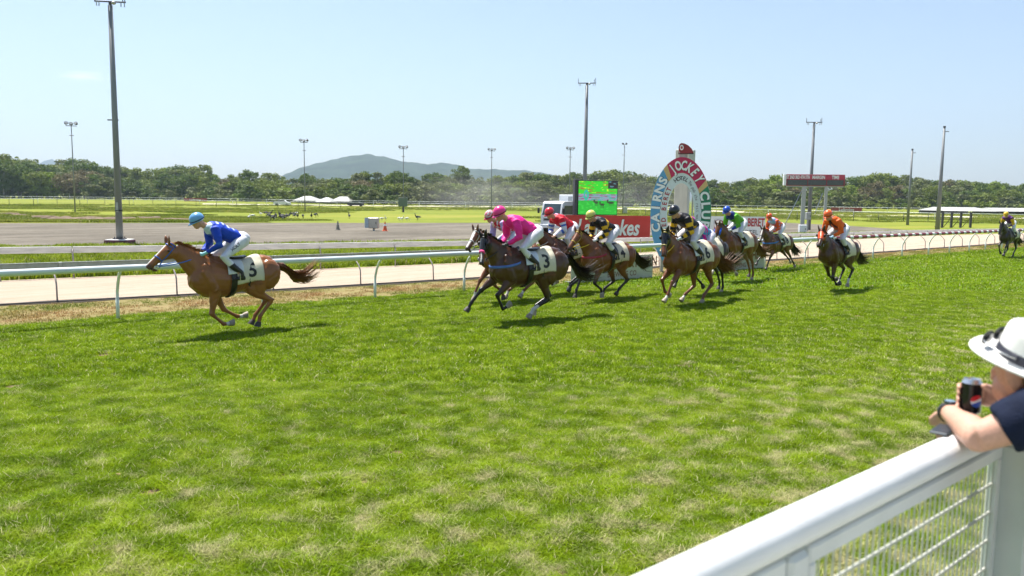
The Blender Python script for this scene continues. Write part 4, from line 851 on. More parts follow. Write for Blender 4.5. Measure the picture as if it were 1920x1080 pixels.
# ------------------------------------------------------------------ infield odds and ends
M_mud = mat('bare_soil', (.17, .12, .075), .95, var=.35, scale=1.2, bump=1)
mdl = MB(); q = random.Random(8); A_ = [(18, 403), (60, 407), (110, 411), (160, 411.5), (210, 412), (260, 410), (300, 412), (345, 413)]
for (x0, y0), (x1, y1) in zip(A_[:-1], A_[1:]):
    for i in range(14):
        w = i / 14; p = gp(x0 + (x1 - x0) * w, y0 + (y1 - y0) * w + q.uniform(-1.3, 1.6)); mdl.ball(p, (q.uniform(.4, 1.5), q.uniform(.3, .9), q.uniform(.08, .32)), 8, 5, Matrix.Rotation(q.uniform(0, 3), 3, 'Z'))
tag(part('soil_bank', mdl, M_mud, None, True), 'broken bank of bare brown soil across the infield grass', 'soil', kind='stuff')
# far rails, fences, roofs
def far_rail(name, lab, pts, htop, m, post_step, th, pr=.05, low=False):
    o = thing(name, lab, 'railing' if name == 'far_rail' else 'fence'); P = [gp(*p) for p in pts]
    for a, b in zip(P[:-1], P[1:]):
        part('rail', MB().tube([a + Vector((0, 0, htop)), b + Vector((0, 0, htop))], th, 5), m, o, True)
        if low: part('rail', MB().tube([a + Vector((0, 0, htop * .5)), b + Vector((0, 0, htop * .5))], th * .6, 4), m, o)
    L = 0; pm_ = MB().tube([(0, 0, 0), (0, 0, htop)], pr, 5).mesh('post'); 
    for a, b in zip(P[:-1], P[1:]):
        d = (b - a).length; n = max(1, int(d / post_step))
        for i in range(n):
            q_ = link('post', pm_, o, m); q_.location = a.lerp(b, i / n)
    return o
far_rail('far_rail', 'far white running rail on the near side of the back straight', [(-30, 381), (250, 382), (500, 385.5), (700, 388.5), (960, 392), (1200, 397), (1440, 404.5), (1600, 409), (1920, 416), (2100, 420)], 1.1, M_pvc, 9, .05)
far_rail('far_rail', 'far white running rail along the foot of the trees', [(-30, 374.5), (300, 377), (500, 380), (700, 383.5), (960, 386.8), (1200, 389.5), (1500, 394.5), (1920, 400.5), (2100, 402)], 1.2, M_pvc, 12, .06)
M_wire = mat('fence_wire', (.06, .065, .06), .7)
far_rail('wire_fence', 'dark wire fence on the far side of the infield grass', [(-30, 385), (150, 385.5), (330, 386.5), (520, 389), (760, 392.5), (960, 396)], 1.3, M_wire, 4.2, .02, .045, True)
far_rail('wire_fence', 'low dark wire fence at the right, behind the orange jockey', [(1210, 404), (1440, 413.5), (1600, 414.5), (1740, 416), (1830, 417)], 1.2, M_wire, 3.5, .02, .045, True)
M_roof = mat('pale_roof', (.42, .42, .39), .6, var=.06); M_rs = mat('roof_shade', (.25, .25, .22), .8)
def roof(px0, px1, yt, yb, by, ridge0, ridge1, lab, depth_m=14):
    b = gp((px0 + px1) / 2, by); k = depth(b) / FPX; hb = hgt(b, yb); ht = hgt(b, yt); w = (px1 - px0) * k; o = thing('shed', lab, 'shed', (b.x, b.y, 0))
    x0, x1 = -w / 2, w / 2; r0_, r1_ = x0 + w * ridge0, x0 + w * ridge1
    part('roof', MB().add([(x0, 0, hb), (x1, 0, hb), (x1, depth_m, hb), (x0, depth_m, hb), (r0_, depth_m * .5, ht), (r1_, depth_m * .5, ht)], [(0, 1, 5, 4), (1, 2, 5), (2, 3, 4, 5), (3, 0, 4), (0, 3, 2, 1)]), M_roof, o)
    for x in np.linspace(x0 + .5, x1 - .5, 5): part('post', MB().box((x, .4, hb / 2), (.15, .15, hb)), M_rs, o)
    part('wall', MB().box((0, depth_m - .5, hb / 2), (w * .96, .2, hb)), M_rs, o)
roof(548, 592, 367.5, 376, 381, .3, .6, 'white tent roof left of the slim pole, at the foot of the trees'); roof(590, 620, 370, 378, 382, .4, .6, 'small white tent roof in the middle of three'); roof(618, 655, 368.5, 377.5, 382, .3, .7, 'white tent roof furthest right of the three'); roof(563, 583, 364, 370, 379, .4, .6, 'tiny white roof above the tents')
roof(1770, 1872, 389, 396, 402, .05, .85, 'long low pale shed roof at the right'); roof(1872, 1990, 390.5, 397, 402, .02, .9, 'second long pale roof running out of the picture')
o = thing('post_row', 'row of four dark posts with a top rail in the right infield', 'frame'); P = [gp(x, 427) for x in (1766, 1783, 1800.5, 1819)]
for p in P: part('post', MB().box(p + Vector((0, 0, hgt(p, 398) / 2)), (.2, .2, hgt(p, 398))), M_dkm, o); part('brace', MB().tube([p + Vector((.1, 0, hgt(p, 405))), p + Vector((.5, 2.5, 0))], .04, 5), M_dkm, o)
part('top_rail', MB().tube([P[0] + Vector((0, 0, hgt(P[0], 398.5))), P[-1] + Vector((0, 0, hgt(P[-1], 398.5)))], .05, 5), M_dkm, o)
def car(px, by, col, lab):
    b = gp(px, by); o = thing('parked_car', lab, 'car', (b.x, b.y, 0), .1); part('body', MB().prism([(-2.1, .3), (-2.1, .85), (-1.3, .95), (-.8, 1.4), (.7, 1.42), (1.3, .95), (2.1, .8), (2.15, .3)], -.85, .85, Vector((1, 0, 0)), EZ, Vector((0, 1, 0)), (0, 0, 0)), col, o)
    part('windows', MB().prism([(-1.2, .97), (-.75, 1.34), (.65, 1.36), (1.15, .97)], -.87, .87, Vector((1, 0, 0)), EZ, Vector((0, 1, 0)), (0, 0, 0)), M_gl, o)
    for x in (-1.3, 1.35):
        for y in (-.75, .75): part('wheel', MB().tube([(x, y - .1, .32), (x, y + .1, .32)], .32, 10), M_tyre, o)
car(529, 385.5, S_w, 'tiny white car parked beyond the geese'); car(667, 387, mat('car_dark', (.05, .05, .06), .4), 'tiny dark car beyond the gravel yard')
# ------------------------------------------------------------------ running horses and their riders
def remesh(mb, vox, smooth=3, fac=.5, name='m'):
    """fuse overlapping closed shapes into one continuous skin"""
    me = mb.mesh(name, False); fixnormals(me); o = bpy.data.objects.new(name, me); COL.objects.link(o)
    md = o.modifiers.new('r', 'REMESH'); md.mode = 'VOXEL'; md.voxel_size = vox; md.use_smooth_shade = True
    if smooth: s = o.modifiers.new('s', 'SMOOTH'); s.iterations = smooth; s.factor = fac
    dg = bpy.context.evaluated_depsgraph_get(); me2 = bpy.data.meshes.new_from_object(o.evaluated_get(dg)); me2.name = name
    bpy.data.objects.remove(o); bpy.data.meshes.remove(me); me2.shade_smooth(); return me2
def co_of(me): a = np.empty(len(me.vertices) * 3, np.float32); me.vertices.foreach_get('co', a); return a.reshape(-1, 3)
def set_co(me, P): me.vertices.foreach_set('co', np.ascontiguousarray(P, np.float32).ravel()); me.update()
def set_col(me, C):
    ca = me.color_attributes.get('col') or me.color_attributes.new('col', 'FLOAT_COLOR', 'POINT')
    A = np.ones((len(me.vertices), 4), np.float32); A[:, :3] = C; ca.data.foreach_set('color', A.ravel())
def poly_dist(P, pts):
    """distance to a polyline and the arc position (in segments) of the nearest point"""
    best = np.full(len(P), 1e9); pos = np.zeros(len(P))
    for i in range(len(pts) - 1):
        a = np.array(pts[i]); b = np.array(pts[i + 1]); d = b - a; t = np.clip(((P - a) @ d) / (d @ d), 0, 1); q = a + t[:, None] * d; e = np.linalg.norm(P - q, axis=1)
        k = e < best; best[k] = e[k]; pos[k] = i + t[k]
    return best, pos
def bvh_of(me): return BVHTree.FromPolygons([v.co.copy() for v in me.vertices], [tuple(p.vertices) for p in me.polygons])
def vx(x, z, y=0.0): return Vector((x, y, z))
def resample(pts, n):
    P = np.array([list(p) for p in pts]); d = np.r_[0, np.cumsum(np.linalg.norm(np.diff(P, axis=0), axis=1))]; t = np.linspace(0, d[-1], n)
    return [Vector([np.interp(v, d, P[:, k]) for k in range(3)]) for v in t]

M_coat = mat('horse_coat', attr='col', rough=.30, var=.12, scale=5, bump=.10, bscale=18, spec=.42)
M_hair = mat('horse_hair', attr='col', rough=.42, var=.22, scale=30, spec=.45)
M_hoof = mat('hoof', (.045, .038, .032), .55, var=.3, scale=20); M_hoofp = mat('pale_hoof', (.30, .25, .19), .55, var=.2, scale=20)
M_eye = mat('eye', (.008, .005, .004), .08); M_leather = mat('black_leather', (.012, .011, .012), .38, var=.1, bump=.1)
M_cloth = mat('saddle_cloth', (.60, .55, .42), .8, var=.05, bump=.25, bscale=20); M_num = mat('number_black', (.012, .012, .012), .6)
M_bit = mat('steel_bit', (.55, .55, .55), .25, 1.0, var=0)
def cmat(nm, c, rough=.55, **k): return mat(nm, c, rough, var=k.pop('var', .08), **k)

TORSO = [(-.90, 1.20, .08, .07), (-.86, 1.21, .17, .14), (-.77, 1.22, .265, .215), (-.62, 1.235, .315, .27), (-.45, 1.235, .315, .285), (-.25, 1.215, .295, .275), (0.0, 1.175, .315, .285), (.22, 1.155, .345, .285),
         (.42, 1.17, .375, .265), (.58, 1.19, .355, .24), (.72, 1.20, .28, .20), (.81, 1.20, .18, .14), (.85, 1.20, .09, .08)]
def chain(p0, dirs, lens):
    out = [Vector(p0)]
    for (dx, dz), L in zip(dirs, lens): d = Vector((dx, 0, dz)).normalized(); out.append(out[-1] + d * L)
    return out
def leg_from(js, y, lens):
    """js: rough (x, z) joints read off the picture; lengths are then made anatomical"""
    dirs = [(js[i + 1][0] - js[i][0], js[i + 1][1] - js[i][1]) for i in range(3)]
    return chain((js[0][0], y, js[0][1]), dirs, lens)
FL = (.43, .30, .20); HL = (.43, .385, .20)
POSES = {  # near (left) fore, off fore, near hind, off hind; then poll, muzzle, tail drift
    'gather': dict(nf=[(.42, .95), (.52, .45), (.30, .24), (.06, .24)], of=[(.36, .93), (.12, .48), (-.18, .30), (-.38, .30)], nh=[(-.30, .92), (-.74, .66), (-.46, .32), (-.42, .12)], oh=[(-.34, .93), (-.66, .72), (-.40, .40), (-.32, .22)], poll=(1.13, 1.83), muz=(1.55, 1.40), lift=.10),
    'reach': dict(nf=[(.48, .97), (.86, .62), (.70, .30), (.52, .38)], of=[(.64, 1.0), (1.08, .69), (1.36, .38), (1.50, .14)], nh=[(-.26, .94), (-.40, .48), (.02, .28), (.14, .06)], oh=[(-.36, .92), (-.66, .52), (-.34, .34), (-.30, .18)], poll=(1.10, 1.84), muz=(1.36, 1.28), lift=.02),
    'land': dict(nf=[(.44, .96), (.72, .44), (.48, .28), (.42, .10)], of=[(.52, .98), (.88, .62), (1.08, .24), (1.12, .06)], nh=[(-.34, .92), (-.62, .60), (-.22, .34), (-.10, .18)], oh=[(-.24, .95), (-.40, .54), (.00, .34), (.08, .18)], poll=(1.10, 1.86), muz=(1.50, 1.44), lift=.01),
    'drive': dict(nf=[(.52, .98), (.92, .62), (1.10, .30), (1.22, .14)], of=[(.48, .98), (.92, .66), (.78, .34), (.60, .26)], nh=[(-.44, .94), (-.70, .50), (-.36, .22), (-.28, .02)], oh=[(-.28, .94), (-.36, .52), (.06, .30), (.18, .16)], poll=(1.09, 1.84), muz=(1.30, 1.28), lift=.0),
    'push': dict(nf=[(.44, .96), (.60, .54), (.34, .36), (.20, .24)], of=[(.52, .98), (.90, .62), (1.10, .34), (1.22, .16)], nh=[(-.44, .93), (-.72, .52), (-.78, .14), (-.70, -.04)], oh=[(-.50, .92), (-.86, .58), (-1.04, .22), (-1.0, .04)], poll=(1.08, 1.84), muz=(1.36, 1.32), lift=.0),
    'stretch': dict(nf=[(.46, .97), (.76, .62), (.92, .34), (1.04, .16)], of=[(.52, .98), (.94, .68), (1.24, .44), (1.36, .26)], nh=[(-.46, .95), (-.82, .62), (-1.10, .34), (-1.22, .20)], oh=[(-.50, .96), (-.88, .70), (-1.22, .48), (-1.36, .36)], poll=(1.12, 1.80), muz=(1.42, 1.30), lift=.02),
}
COATS = {'chestnut': ((.25, .093, .030), (.22, .08, .026), 0), 'bay': ((.165, .056, .018), (.012, .009, .008), 1), 'dark_bay': ((.070, .030, .014), (.010, .008, .007), 1), 'brown': ((.115, .044, .017), (.012, .009, .008), 1), 'liver': ((.150, .052, .017), (.12, .042, .016), 0), 'black_brown': ((.030, .018, .014), (.008, .007, .006), 1)}

def horse(no, px, py, coat, pose, label, socks=(), blaze=0.0, yaw=0.0, nose=None, hood=None, bridle=(.012, .011, .012), rein=(.012, .011, .012), strap=None, cheek=None, number=None, tail_up=0.0, dz=0.0, muzz_dark=True, turn=0.0, size=1.0, tail_w=1.35):
    P0 = gp(px, py); ps = POSES[pose]; base, pts_c, black = COATS[coat]; base = np.array(base); dark = np.array(pts_c); rr = random.Random(no)
    root = thing('horse', label, 'horse', (P0.x, P0.y, 0), math.atan2(-U.y, -U.x) + turn, 'horses galloping in the race'); root.scale = (size,) * 3
    legs = {'nf': leg_from(ps['nf'], .15, FL), 'of': leg_from(ps['of'], -.15, FL), 'nh': leg_from(ps['nh'], .14, HL), 'oh': leg_from(ps['oh'], -.14, HL)}
    low = min(p.z for l in legs.values() for p in l); DZ = ps['lift'] + dz - low; DZ = min(max(DZ, -.12), .30)
    for l in legs.values():
        for p in l: p.z += DZ
    mb = MB(); Z = Vector((0, 0, DZ))
    def sec(x, zc, hh, hw): return (vx(x, zc) + Z, Vector((0, 0, hh)), Vector((0, hw, 0)))
    mb.rings([sec(*t) for t in TORSO], 20)
    mb.ball(vx(.40, 1.50) + Z, (.20, .075, .10), 10, 7); mb.ball(vx(-.50, 1.50) + Z, (.26, .16, .085), 10, 7)
    for sy in (1, -1):
        mb.ball(Vector((-.60, sy * .168, 1.20)) + Z, (.255, .135, .30), 12, 8, Matrix.Rotation(-.25, 3, 'Y')); mb.ball(Vector((-.42, sy * .17, 1.06)) + Z, (.17, .11, .23), 12, 8)
        mb.ball(Vector((.52, sy * .168, 1.18)) + Z, (.13, .10, .32), 12, 8, Matrix.Rotation(.35, 3, 'Y')); mb.ball(Vector((.70, sy * .10, 1.13)) + Z, (.14, .10, .17), 10, 7)
    # legs
    for key, l in legs.items():
        a, b, c, d = l; sy = 1 if key[0] == 'n' else -1; fore = key[1] == 'f'; cor = c.lerp(d, .58)
        def leg(pts): # (point, fore-aft radius, side radius)
            rs = []; 
            for i, (p, ra, rb) in enumerate(pts):
                q0 = pts[max(0, i - 1)][0]; q1 = pts[min(len(pts) - 1, i + 1)][0]; dd = (q1 - q0); dd.y *= .3; dd.normalize(); ax = Vector((dd.z, 0, -dd.x)).normalized(); rs.append((p, ax * ra, Vector((0, rb, 0))))
            mb.rings(rs, 12)
        if fore:
            sh = Vector((.62, sy * .13, 1.36 + DZ)); mb.tube([sh, sh.lerp(a, .5), a], [.12, .14, .12], 10)
            leg([(a + Vector((0, 0, .12)), .15, .085), (a, .125, .085), (a.lerp(b, .25), .098, .074), (a.lerp(b, .5), .078, .062), (a.lerp(b, .82), .052, .046), (b, .056, .049), (b.lerp(c, .12), .043, .038), (b.lerp(c, .4), .034, .027), (b.lerp(c, .82), .036, .028), (c, .045, .037), (c.lerp(d, .28), .034, .031), (cor, .043, .04)])
        else:
            hip = Vector((-.62, sy * .13, 1.22 + DZ)); mb.rings([(hip, Vector((.24, 0, .05)), Vector((0, .12, 0))), (hip.lerp(a, .55), Vector((.21, 0, .06)), Vector((0, .12, 0))), (a, Vector((.14, 0, .05)), Vector((0, .095, 0)))], 12)
            leg([(a + Vector((-.04, 0, .10)), .165, .10), (a, .14, .09), (a.lerp(b, .3), .112, .074), (a.lerp(b, .6), .078, .055), (a.lerp(b, .86), .058, .042), (b, .064, .046), (b.lerp(c, .13), .050, .038), (b.lerp(c, .45), .038, .030), (b.lerp(c, .85), .040, .031), (c, .047, .038), (c.lerp(d, .28), .036, .032), (cor, .044, .041)])
    # neck and head
    poll = vx(*ps['poll']) + Z; muz = vx(*ps['muz']) + Z; hd = (muz - poll).normalized(); hup = Vector((-hd.z, 0, hd.x)); HLn = .60; muz = poll + hd * HLn
    if hup.z < 0: hup = -hup
    b0 = vx(.52, 1.27) + Z; nd = (poll - b0)
    nk = []
    for w, ra, rb in ((0, .33, .185), (.18, .29, .168), (.38, .24, .130), (.58, .195, .106), (.78, .162, .090), (.94, .135, .082)):
        p = b0 + nd * w + Vector((0, 0, .035 * math.sin(w * math.pi))) - (Vector((0, 0, .07)) * w); ax = Vector((-nd.z, 0, nd.x)).normalized(); nk.append((p, ax * ra, Vector((0, rb, 0))))
    mb.rings(nk, 16)
    HS = [(-.05, .07, .06, .04), (.0, .095, .075, .0), (.10, .135, .092, 0), (.20, .145, .096, 0), (.30, .135, .094, 0), (.42, .108, .078, 0), (.56, .083, .062, 0), (.70, .068, .054, 0), (.84, .066, .056, 0), (.94, .062, .055, .008), (1.0, .038, .04, .02)]
    hc = []
    for t, a, b_, off in HS: c = poll + hd * (HLn * t) - hup * (a - .075 + off); hc.append((c, hup * a, Vector((0, b_, 0))))
    mb.rings(hc, 16)
    for sy in (1, -1):
        mb.ball(poll + hd * (HLn * .24) - hup * .02 + Vector((0, sy * .080, 0)), (.045, .022, .035), 8, 6); mb.ball(poll + hd * (HLn * .17) - hup * .13 + Vector((0, sy * .062, 0)), (.075, .035, .06), 8, 6)
        mb.ball(poll + hd * (HLn * .93) - hup * .035 + Vector((0, sy * .042, 0)), (.03, .018, .024), 8, 6)
    mb.ball(poll + hd * (HLn * .9) - hup * .105, (.05, .035, .028), 8, 6)
    me = remesh(mb, .0160, 3, .5, 'body')
    Q0 = co_of(me).astype(float); nr0 = np.empty(len(Q0) * 3, np.float32); me.vertices.foreach_get('normal', nr0); nr0 = nr0.reshape(-1, 3)
    dsp = np.array([.0065 * mnoise.noise(Vector((p[0] * 6 + p[2] * 2, p[1] * 6, p[2] * 4 - p[0]))) - .0075 * max(0, .22 - abs(mnoise.noise(Vector((p[0] * 3.6 + p[2] * 2.2, p[1] * 3, p[2] * 2.6 - p[0] * 1.6 + no))))) / .22 for p in Q0])
    rib = .0022 * np.sin((Q0[:, 0] + .25 * Q0[:, 2]) * 105) * ((Q0[:, 0] > -.30) & (Q0[:, 0] < .25) & (Q0[:, 2] > .95 + DZ) & (Q0[:, 2] < 1.38 + DZ)); thick = np.where((Q0[:, 2] < .75 + DZ) | (Q0[:, 0] > 1.2), .35, 1.0)
    set_co(me, Q0 + nr0 * ((dsp * thick + rib))[:, None])
    yawf = lambda x: yaw * np.clip((x - .62) / .75, 0, 1) ** 1.3
    def bendv(p):
        p = Vector(p); a = float(yawf(p.x)) * min(1, max(0, (p.z - 1.0 - DZ) / .30)); dx = p.x - .62
        if dx <= 0: return p
        return Vector((.62 + dx * math.cos(a) - p.y * math.sin(a), dx * math.sin(a) + p.y * math.cos(a), p.z))
    def bendm(m_):
        Q = co_of(m_); a = yawf(Q[:, 0]) * np.clip((Q[:, 2] - 1.0 - DZ) / .30, 0, 1); dx = Q[:, 0] - .62; k = dx > 0; X = .62 + dx * np.cos(a) - Q[:, 1] * np.sin(a); Y = dx * np.sin(a) + Q[:, 1] * np.cos(a); Q2 = Q.copy(); Q2[k, 0] = X[k]; Q2[k, 1] = Y[k]; set_co(m_, Q2)
    P = co_of(me).astype(float); n = len(P)
    # coat colour: belly and flanks a little lighter, points darker, socks and blaze white
    C = np.tile(base, (n, 1)); nzv = np.array([mnoise.noise(Vector(p) * 2.2 + Vector((no, 0, 0))) for p in P[::1]]) if n < 60000 else np.zeros(n)
    C *= (1 + .22 * nzv)[:, None]
    for key, l in legs.items():
        d, pos = poly_dist(P, [tuple(q) for q in l]); near = (d < .11) & (pos > .45)
        if black: w = np.clip((pos - .55) / .45, 0, 1) * near; C = C * (1 - w[:, None]) + dark * w[:, None]
        if key in socks:
            hgt_s = socks[key]; w = ((pos > 3 - hgt_s + .04 * nzv) & (d < .085)).astype(float); C = C * (1 - w[:, None]) + np.array((.60, .57, .52)) * w[:, None]
    tt = ((P - np.array(poll)) @ np.array(hd)) / HLn; up_ = ((P - np.array(poll)) @ np.array(hup)); onhead = (P[:, 0] > poll.x - .12) & (up_ > -.35)
    if muzz_dark: w = np.clip((tt - .80) / .12, 0, 1) * onhead; C = C * (1 - .75 * w[:, None]) + np.array((.02, .016, .015)) * .75 * w[:, None]
    if blaze: k = onhead & (tt > .12) & (tt < .93) & (up_ > .02 - tt * .06) & (np.abs(P[:, 1]) < blaze * (1 - .3 * tt)); C[k] = (.62, .59, .54)
    if hood is not None: k = (P[:, 0] > poll.x - .17) & (tt < .62) & (tt > -.3); C[k & (up_ > -.24)] = hood
    set_col(me, C); bv = bvh_of(me); bendm(me)
    body = link('body', me, root, M_coat)
    for key, l in legs.items():
        c, d = l[2], l[3]; cor = c.lerp(d, .52); dd = (d - cor).normalized(); ax = Vector((dd.z, 0, -dd.x)).normalized()
        if ax.x < 0: ax = -ax
        hb_ = MB().rings([(cor, ax * .047, Vector((0, .043, 0))), (cor + dd * .03 + ax * .008, ax * .055, Vector((0, .05, 0))), (d + ax * .018, ax * .067, Vector((0, .058, 0)))], 12)
        part('hoof', hb_, M_hoofp if key in socks else M_hoof, root, True, 50)
    hcol = dark if black else base * .9
    for sy in (1, -1):
        e = poll + hd * (HLn * .24) - hup * .018 + Vector((0, sy * .096, 0)); em = MB().ball(e, (.024, .012, .018), 8, 6).mesh('eye'); fixnormals(em); bendm(em); link('eye', em, root, M_eye)
        no_ = poll + hd * (HLn * .955) - hup * .03 + Vector((0, sy * .052, 0)); em = MB().ball(no_, (.016, .010, .022), 8, 6).mesh('nostril'); fixnormals(em); bendm(em); link('nostril', em, root, M_eye)
        eb = poll + hd * .035 + Vector((0, sy * .055, .0)) + hup * .05; ed = (hup * .78 - hd * .68 + Vector((0, sy * .28, 0))).normalized(); fr = hd.cross(ed).normalized() * .5 + Vector((0, sy * .5, 0)); fr = (fr - ed * fr.dot(ed)).normalized(); f2 = ed.cross(fr)
        em = MB().rings([(eb - ed * .03, fr * .022, f2 * .034), (eb + ed * .04, fr * .022, f2 * .040), (eb + ed * .10, fr * .016, f2 * .030), (eb + ed * .155, fr * .004, f2 * .006)], 10).mesh('ear'); fixnormals(em); em.shade_smooth(); set_col(em, np.tile(np.array(hood) if hood is not None and hood[0] < .1 else base * .8, (len(em.vertices), 1))); bendm(em); link('ear', em, root, M_coat)
    # mane: many thin locks along the crest
    mn = MB(); cols = []
    for i in range(150):
        w = rr.uniform(.18, 1.02); ax = Vector((-nd.z, 0, nd.x)).normalized(); ra = float(np.interp(w, [0, .18, .38, .58, .78, .94, 1.05], [.33, .285, .225, .178, .148, .125, .10]))
        p = b0 + nd * w + Vector((0, 0, .035 * math.sin(min(w, 1) * math.pi))) - Vector((0, 0, .07)) * w + (ax if ax.z > 0 else -ax) * (ra - .012)
        L = rr.uniform(.07, .15); sd = rr.choice((1, -1, -1)); d = Vector((-.6 - .4 * rr.random(), sd * rr.uniform(.15, .5), rr.uniform(-.25, .35))); e = p + d * L; m_ = p + d * L * .5 + Vector((0, sd * .02, .025)); wv = Vector((.014, 0, .008))
        mn.add([p - wv * 1.3, p + wv * 1.3, m_ + wv, m_ - wv, e], [(0, 1, 2, 3), (3, 2, 4)])
    mm = mn.mesh('mane', False); set_col(mm, np.tile(hcol if black else base * .75, (len(mm.vertices), 1))); bendm(mm); link('mane', mm, root, M_hair)
    # tail: a core with many flying strands
    tl = MB(); dk = vx(-.86, 1.36) + Z; tcol = []
    tu = tail_up
    core = [dk, dk + Vector((-.10, 0, -.01)), dk + Vector((-.22, 0, -.14 + tu * .06)), dk + Vector((-.36, 0, -.34 + tu * .18)), dk + Vector((-.60, 0, -.46 + tu * .38)), dk + Vector((-.92, 0, -.38 + tu * .60))]
    tl.tube(core[:4], [.055, .065, .06, .03], 8); nv = len(tl.v); tcol += [0] * nv
    for i in range(300):
        st_ = rr.uniform(0, .5); L = rr.uniform(.60, 1.06); n_ = 7; ang = rr.uniform(0, 6.283); rad = rr.uniform(.02, .075); sp = tail_w * rr.uniform(.4, 1.0) * (.17 if rr.random() < .75 else .32 / max(1, tail_w * .75)); o_ = Vector((0, math.cos(ang), math.sin(ang)))
        pts = resample(core, 40); seg = []
        for k in range(n_):
            w = st_ + (L - st_) * k / (n_ - 1); q = pts[min(39, int(min(w, 1) * 39))] + (pts[-1] - pts[-4]).normalized() * max(0, w - 1) * 1.0
            seg.append(q + o_ * (rad + sp * max(0, w - .22) ** 1.4) + Vector((0, math.sin(w * 7 + i) * .012, math.cos(w * 6 + i) * .014)))
        o = len(tl.v); vs = []
        for k, q in enumerate(seg): wv = Vector((0, .011, .011)) * (1 - k / (n_ - .4)) + Vector((0, .001, .001)); vs += [q - wv, q + Vector((0, wv.y, -wv.z)) if i % 2 else q + wv]
        tl.add(vs, [(2 * k, 2 * k + 1, 2 * k + 3, 2 * k + 2) for k in range(n_ - 1)]); tcol += [k / n_ for k in range(n_) for _ in (0, 1)]
    tm = tl.mesh('tail', False); tc_ = np.array(tcol)[:, None]; hc0 = np.array(hcol) if black else base * .55; tip = hc0 * 1.0 + np.array((.05, .026, .012)) * (2.4 if not black else .7); set_col(tm, hc0 * (1 - tc_) + tip * tc_); link('tail', tm, root, M_hair)
    # ---- tack
    def ring_on(c, a, b_, off, n=20, t0=0, t1=2 * math.pi):
        out = []
        for k in range(n + 1):
            t = t0 + (t1 - t0) * k / n; d = a * math.cos(t) + b_ * math.sin(t); dn = d.normalized(); h = bv.ray_cast(Vector(c) + dn * .30, -dn, .30); q_ = h[0] if h[0] else Vector(c) + dn * .09
            if (q_ - Vector(c)).length > .17: q_ = Vector(c) + dn * .10
            out.append(q_ + dn * off)
        return out
    def strapm(name, pts, wdir, w, m, par, th=.004, closed=False):
        vs = []; fs = []
        for i, p in enumerate(pts): vs += [p - wdir * w / 2, p + wdir * w / 2]
        fs = [(2 * i, 2 * i + 1, 2 * i + 3, 2 * i + 2) for i in range(len(pts) - 1)]
        m_ = MB().add(vs, fs).mesh(name); m_.shade_smooth(); bendm(m_); o = link(name, m_, par, m); s = o.modifiers.new('t', 'SOLIDIFY'); s.thickness = th; s.offset = 0; return o
    mbr = cmat('bridle_%d' % no, bridle, .4); yv = Vector((0, 1, 0))
    br = bpy.data.objects.new('bridle', None); COL.objects.link(br); br.parent = root
    strapm('noseband', ring_on(poll + hd * (HLn * .58) - hup * .01, hup * .1, yv * .1, .007), hd, .024 if nose is None else .05, mbr if nose is None else cmat('nose_pink', nose, .8), br)
    strapm('browband', ring_on(poll + hd * (HLn * .10) - hup * .03, hup * .1, yv * .1, .008, 14, -1.5, 1.5), hd, .022, mbr, br)
    strapm('headpiece', ring_on(poll + hd * .01 - hup * .05, hup * .1, yv * .1, .008, 18, -1.9, 1.9), hd, .022, mbr, br)
    for sy in (1, -1):
        cp = []
        for w in np.linspace(0, 1, 9):
            c = poll + hd * (HLn * (.06 + .68 * w)) - hup * (.05 + .03 * w); h = bv.ray_cast(c + yv * sy * .5, -yv * sy, .6); cp.append((h[0] if h[0] else c + yv * sy * .07) + yv * sy * .007)
        strapm('cheekpiece', cp, hup, .020, mbr, br)
        bitp = cp[-1] + hd * .02 + yv * sy * .008; bm_ = MB(); bm_.tube([bitp + (hd * math.cos(t) + hup * math.sin(t)) * .03 for t in np.linspace(0, 6.283, 13)], .006, 6); b2 = bm_.mesh('bit_ring'); fixnormals(b2); bendm(b2); link('bit_ring', b2, br, M_bit)
        hand = Vector((.60, sy * .06, 1.62)) + Z; rp = [bitp.lerp(hand, w) + Vector((0, sy * .05 * math.sin(w * math.pi), -.03 * math.sin(w * math.pi))) for w in np.linspace(0, 1, 8)]
        rm = MB().tube([bendv(q) if w < 7 else q for w, q in enumerate(rp)], .010, 6).mesh('rein'); fixnormals(rm); link('rein', rm, br, cmat('rein_%d' % no, rein, .5))
        if cheek is not None:
            c = poll + hd * (HLn * .40) - hup * .04; h = bv.ray_cast(c + yv * sy * .5, -yv * sy, .6); q = (h[0] if h[0] else c) + yv * sy * .02
            cm = MB().rings([(q - hd * .12, hup * .035, yv * .022), (q, hup * .042, yv * .026), (q + hd * .12, hup * .035, yv * .022)], 10).mesh('cheek_roll'); fixnormals(cm); cm.shade_smooth(); bendm(cm); link('cheek_roll', cm, br, cmat('cheek_%d' % no, cheek, .8))
    if hood is not None:
        for sy in (1, -1):
            c = poll + hd * (HLn * .27) - hup * .02; cm = MB().ball(c + yv * sy * .10, (.05, .035, .045), 10, 8).mesh('eye_cup'); fixnormals(cm); cm.shade_smooth(); bendm(cm); link('eye_cup', cm, br, M_leather)
    # saddle cloth laid on the back
    def surf(x, t, off):
        zc = float(np.interp(x, [q[0] for q in TORSO], [q[1] for q in TORSO])); c = vx(x, zc) + Z; dn = Vector((0, math.sin(t), math.cos(t))); h = bv.ray_cast(c + dn * 1.0, -dn, 1.0); hh_ = float(np.interp(x, [q[0] for q in TORSO], [q[2] for q in TORSO])); hw_ = float(np.interp(x, [q[0] for q in TORSO], [q[3] for q in TORSO])); an = 1 / math.sqrt((math.cos(t) / hh_) ** 2 + (math.sin(t) / hw_) ** 2); p_ = h[0] if h[0] else c + dn * an
        if abs(t) > 1.7 and (p_ - c).length > an + .03: p_ = c + dn * an
        return p_ + dn * off
